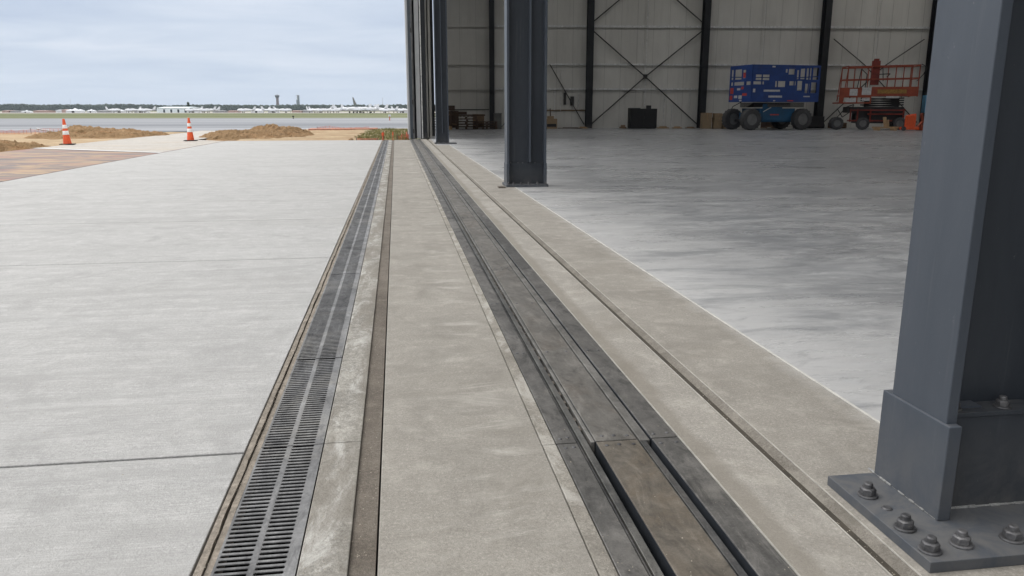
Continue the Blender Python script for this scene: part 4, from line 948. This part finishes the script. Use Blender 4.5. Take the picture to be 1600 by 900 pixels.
def tent(label, px, D, w_, h_, hw, group='white tents and marquees across the airfield'):
    t_ = thing('marquee', label, 'marquee', far(px, D, GZ), R(-8), group); w_ *= D/1251*U; h_ *= D/1251*U
    d_ = w_*.6
    MB().box(-w_/2, w_/2, -d_/2, d_/2, 0, h_*hw).build('wall', 'pwhite', t_, k=1)
    mb = MB(); n_ = 3
    for i in range(n_):
        a = -w_/2+w_*i/n_; b = a+w_/n_; c = (a+b)/2; hh = h_*(1 if i == 1 else .75)
        mb.add([(a, -d_/2-.2, h_*hw+.01), (b, -d_/2-.2, h_*hw+.01), (b, d_/2+.2, h_*hw+.01), (a, d_/2+.2, h_*hw+.01), (c, 0, hh)], [(0, 1, 4), (1, 2, 4), (2, 3, 4), (3, 0, 4), (3, 2, 1, 0)])
    mb.build('roof', 'pwhite', t_, k=1)
    MB().box(-w_*.1, w_*.08, -d_/2-.05, -d_/2-.01, .02, h_*hw*.8).build('doorway', 'dkmetal', t_, k=1)
for a in (('large peaked white marquee above and right of the left cone', 118, 340, 23, 7.5, .45), ('small rounded white marquee right of the large peaked one', 143, 342, 12, 6, .5), ('low white marquee at the far left of the airfield', 42, 345, 14, 4, .5),
          ('white marquee below the left end of the control towers', 402, 335, 17, 7, .5), ('tall white marquee beside the hangar door edge', 630, 330, 15, 7.5, .5), ('pale marquee directly left of the long white building', 222, 350, 20, 5.5, .5), ('white marquee just below the taller control tower', 428, 345, 16, 7, .5), ('pale wide marquee midway between the cones', 190, 352, 22, 5, .5), ('white marquee right of the dark fir tree', 304, 352, 18, 6.5, .5)): tent(*a)
def shed(label, px, D, w_, h_, mat, dep=14, openings=0, rz=-8):
    s = thing('shed', label, 'building', far(px, D, GZ), R(rz)); w_ *= D/1251*U; h_ *= D/1251*U
    MB().box(-w_/2, w_/2, 0, dep, 0, h_*.8).build('wall', mat, s, k=1)
    MB().add([(-w_/2-.3, -.3, h_*.8), (w_/2+.3, -.3, h_*.8), (w_/2+.3, dep+.3, h_*.8), (-w_/2-.3, dep+.3, h_*.8), (-w_/2-.3, dep/2, h_), (w_/2+.3, dep/2, h_)], [(0, 1, 5, 4), (2, 3, 4, 5), (1, 2, 5), (3, 0, 4), (3, 2, 1, 0)]).build('roof', mat, s, k=1)
    for i in range(openings):
        x = -w_/2+w_*(.22+.24*i); MB().box(x, x+w_*.06, -.06, -.02, .05, h_*.55).build('door', 'pglass', s, k=1)
shed('long white flat fronted building across the airfield between the two cones', 268, 348, 46, 9.2, plain('white_cladding', (.62, .68, .70), .6), 20, 4)
M['pink'] = plain('pinkish_tile', (.42, .30, .27), .8, var=.2); M['greyb'] = plain('grey_far_building', (.33, .33, .34), .8, var=.2)
for i, (px, w_, h_, m, lb) in enumerate(((8, 10, 3.5, 'pink', 'leftmost low pinkish shed at the picture edge'), (22, 12, 3, 'greyb', 'low grey shed left of the low white marquee'), (62, 20, 3.4, 'pink', 'long low pinkish shed right of the low white marquee'), (93, 12, 4.5, 'pwhite', 'small white shed above the left cone'), (101, 9, 5, 'pink', 'pink roofed shed touching the large peaked marquee'), (158, 14, 3.6, 'greyb', 'low grey shed left of the middle sheds'), (340, 16, 3.4, 'greyb', 'low grey shed right of the fir tree'), (362, 12, 3.2, 'pink', 'low pink shed above the right soil mound start'), (464, 16, 3.4, 'pink', 'reddish low shed beneath the narrow control tower'), (478, 9, 3.5, 'greyb', 'tiny grey shed left of the crowded aircraft row'))):
    shed(lb, px, 356, w_, h_, m, 9)
# towers
t = thing('control_tower', 'wide headed brownish control tower above the tree line', 'control tower', far(434.5, 1500, GZ), R(-10))
k_ = 1500/1251*U
MB().lathe([(3.0*k_, 0), (2.1*k_, 14*k_), (2.1*k_, 19*k_), (2.6*k_, 20*k_)], 8, smooth=False).build('shaft', plain('brownish_tower', (.13, .10, .10), .8), t, k=1)
MB().lathe([(2.5*k_, 20*k_), (3.5*k_, 21.5*k_), (3.6*k_, 22.5*k_), (3.1*k_, 23.2*k_), (1, 23.3*k_)], 8, smooth=False).build('cab', 'pglass', t, k=1)
MB().box(-3*k_, 3*k_, -3*k_, 3*k_, 23.3*k_, 23.8*k_).tube((0, 0, 23.8*k_), (0, 0, 25.5*k_), .4).build('roof', 'greyb', t, k=1)
t = thing('control_tower', 'slim grey tower with a side cabin, right of the brownish tower', 'tower', far(466.5, 1500, GZ), R(-10))
MB().box(-2*k_, 2*k_, -2*k_, 2*k_, 0, 16.5*k_).box(-.2*k_, 2*k_, -1.8*k_, 2*k_, 16.5*k_, 23*k_).build('shaft', plain('slate_tower', (.14, .17, .19), .8), t, k=1)
MB().box(-1.6*k_, -.2*k_, -1.5*k_, 1.5*k_, 17*k_, 21.5*k_).build('cabin', 'pwhite', t, k=1)
MB().box(-2.6*k_, 2.4*k_, -2.2*k_, 2.2*k_, 23*k_, 23.6*k_).build('roof', 'greyb', t, k=1)
t = thing('tail_fin', 'tall dark slanted tower like fin rising over the trees', 'fin shaped mast', far(556, 1400, GZ), R(-8)); k_ = 1400/1251*U
MB().add([(-2*k_, 0, 0), (3*k_, 0, 0), (3*k_, 3, 0), (-2*k_, 3, 0), (-4.6*k_, 0, 20.5*k_), (-3.4*k_, 0, 20.5*k_), (-3.4*k_, 3, 20.5*k_), (-4.6*k_, 3, 20.5*k_), (1.2*k_, 0, 10*k_), (1.2*k_, 3, 10*k_)], [(0, 1, 8, 5, 4), (3, 7, 6, 9, 2), (0, 4, 7, 3), (4, 5, 6, 7), (5, 8, 9, 6), (8, 1, 2, 9), (0, 3, 2, 1)]).build('blade', plain('dark_fin', (.11, .11, .09), .8, var=.6, scale=.2), t, k=1)
for lb, px, h_, r_ in (('thin radio mast right of the fin shape', 598.5, 20, .45), ('very faint thin mast far left over the trees', 112, 18, .25)):
    k_ = 1450/1251*U; t = thing('radio_mast', lb, 'mast', far(px, 1450, GZ)); MB().tube((0, 0, 0), (0, 0, h_*k_), r_*1.3, r_*.6, 6).build('pole', 'greyb', t, k=1)
# spiky tree
t = thing('fir_tree', 'dark spiky tree standing over the white building and aircraft', 'tree', far(295, 362, GZ))
MB().tube((0, 0, 0), (0, 0, 4.0), .2, .08).build('trunk', 'wood_dark', t, k=1)
M['leaf'] = plain('far_dark_foliage', (.025, .042, .025), .9, var=.5, scale=.25)
mb = MB()
for i in range(160):
    h_ = rnd.uniform(1.2, 5.2); rr = (5.6-h_)*.28*rnd.uniform(.3, 1.1); a = rnd.uniform(0, 6.28); c = Vector((rr*math.cos(a), rr*math.sin(a), h_)); 
    vs = [c+Vector((rnd.uniform(-.5, .5), rnd.uniform(-.5, .5), rnd.uniform(-.4, .4))) for _ in range(4)]; mb.add(vs, [(0, 1, 2), (0, 2, 3), (0, 3, 1), (1, 3, 2)])
mb.build('crown', 'leaf', t, k=1)
# the wood on the horizon
mb = MB(); rnd = random.Random(4)
def clump(c, r_):
    vs = []; n_ = 6
    for j in range(4):
        ph = math.pi*(j+.35)/4
        for i in range(n_):
            th = 2*math.pi*(i+rnd.random()*.5)/n_; q = r_*rnd.uniform(.75, 1.2); vs.append((c.x+q*math.sin(ph)*math.cos(th), c.y+q*math.sin(ph)*math.sin(th), c.z+q*math.cos(ph)*.8))
    fs = [tuple(range(n_))]+[(j*n_+i, j*n_+(i+1) % n_, (j+1)*n_+(i+1) % n_, (j+1)*n_+i) for j in range(3) for i in range(n_)]
    mb.add(vs, fs)
for D in (1230, 1260, 1300):
    px = -330
    while px < 900:
        px += rnd.uniform(.9, 2.3)
        base = 8.0+1.2*noise.noise(Vector((px*.02, D*.01, 0)))+.9*noise.noise(Vector((px*.11, D, 0)))+(.8 if px < 240 else 0)
        hh = base*D/1251*U; p = far(px, D); k = rnd.uniform(.8, 1.12)
        r_ = rnd.uniform(2.0, 3.6)
        clump(Vector((p.x, p.y, hh*k-r_*.6)), r_)
        clump(Vector((p.x+rnd.uniform(-2, 2), p.y, hh*k*.5)), 3.4)
        clump(Vector((p.x+rnd.uniform(-2, 2), p.y, 1.5)), 3.4)
wd = mb.build('distant_wood', 'leaf', k=1); tag(wd, 'dark continuous wood along the horizon behind the airfield', 'wood', kind='stuff')
# little runway marker posts
for lb, px, D, h_ in (('small dark runway marker post beyond the right mound', 457.5, 105, 4.5), ('orange and white runway marker post near the door edge', 608.5, 88, 9)):
    k_ = D/1251*U; t = thing('runway_marker', lb, 'marker post', far(px, D, -.12*U)); MB().tube((0, 0, 0), (0, 0, h_*k_*.7), .06, n=8).build('post', 'net' if D < 100 else 'dkmetal', t, k=1); MB().lathe([(0, h_*k_*.7), (.16, h_*k_*.7), (.16, h_*k_), (0, h_*k_)], 10).build('head', 'pwhite' if D < 100 else 'dkmetal', t, k=1)
# white pipe thing beyond left mound
t = thing('windsock_pole', 'small white bent pipe lying at the taxiway edge left of the left cone', 'pipe', far(53, 39.5, -.07))
MB().path([(0, 0, 0), (0, .02, .2), (.25, .1, .12), (.7, .2, .06)], .045).build('pipe', 'pwhite', t, k=1)

# loose grit along the joints and strips
rnd = random.Random(77); mb = MB()
def chip(x, y, z, r_):
    vs = [(x+r_*math.cos(a)*rnd.uniform(.6, 1.2), y+r_*math.sin(a)*rnd.uniform(.6, 1.2), z) for a in (0.3, 1.6, 2.8, 4.0, 5.3)]
    top = (x+rnd.uniform(-.3, .3)*r_, y+rnd.uniform(-.3, .3)*r_, z+r_*rnd.uniform(.5, .9)); mb.add(vs+[top], [(i, (i+1) % 5, 5) for i in range(5)])
for (xa, xb, z, n_) in ((-.47, -.44, .003, 260), (-.245, -.14, -.001, 260), (-.137, -.08, -.011, 300), (-.07, .41, 0, 160), (.415, .455, -.001, 120), (.46, .52, 0, 60), (.585, .71, 0, 90), (.765, .84, 0, 60), (.86, 1.04, 0, 120), (1.055, 1.078, -.0135, 260), (1.12, 1.53, 0, 200), (-3, -.49, 0, 300), (1.13, 1.16, 0, 30)):
    for i in range(n_): chip(rnd.uniform(xa, xb), 1.35+9*rnd.random()**1.8, z, rnd.uniform(.0008, .0026))
tag(mb.build('grit', plain('pale_grit', (.30, .27, .22), .9, var=.6, scale=30)), 'loose grit and crumbs along the strips and joints', 'grit', kind='stuff')
# ---------------------------------------------------------------- air
hm = bpy.data.materials.new('thin_air'); hm.use_nodes = True; hn = hm.node_tree; hn.nodes.clear()
ho = hn.nodes.new('ShaderNodeOutputMaterial'); hv = hn.nodes.new('ShaderNodeVolumePrincipled')
hv.inputs['Color'].default_value = (.80, .88, 1, 1); hv.inputs['Density'].default_value = .0001; hv.inputs['Anisotropy'].default_value = .2
hn.links.new(hv.outputs[0], ho.inputs['Volume'])
tag(MB().box(-4100, 4100, -2900, 5100, -1.2, 60).build('haze', hm, k=1), 'thin pale air over the airfield', 'haze', kind='stuff')
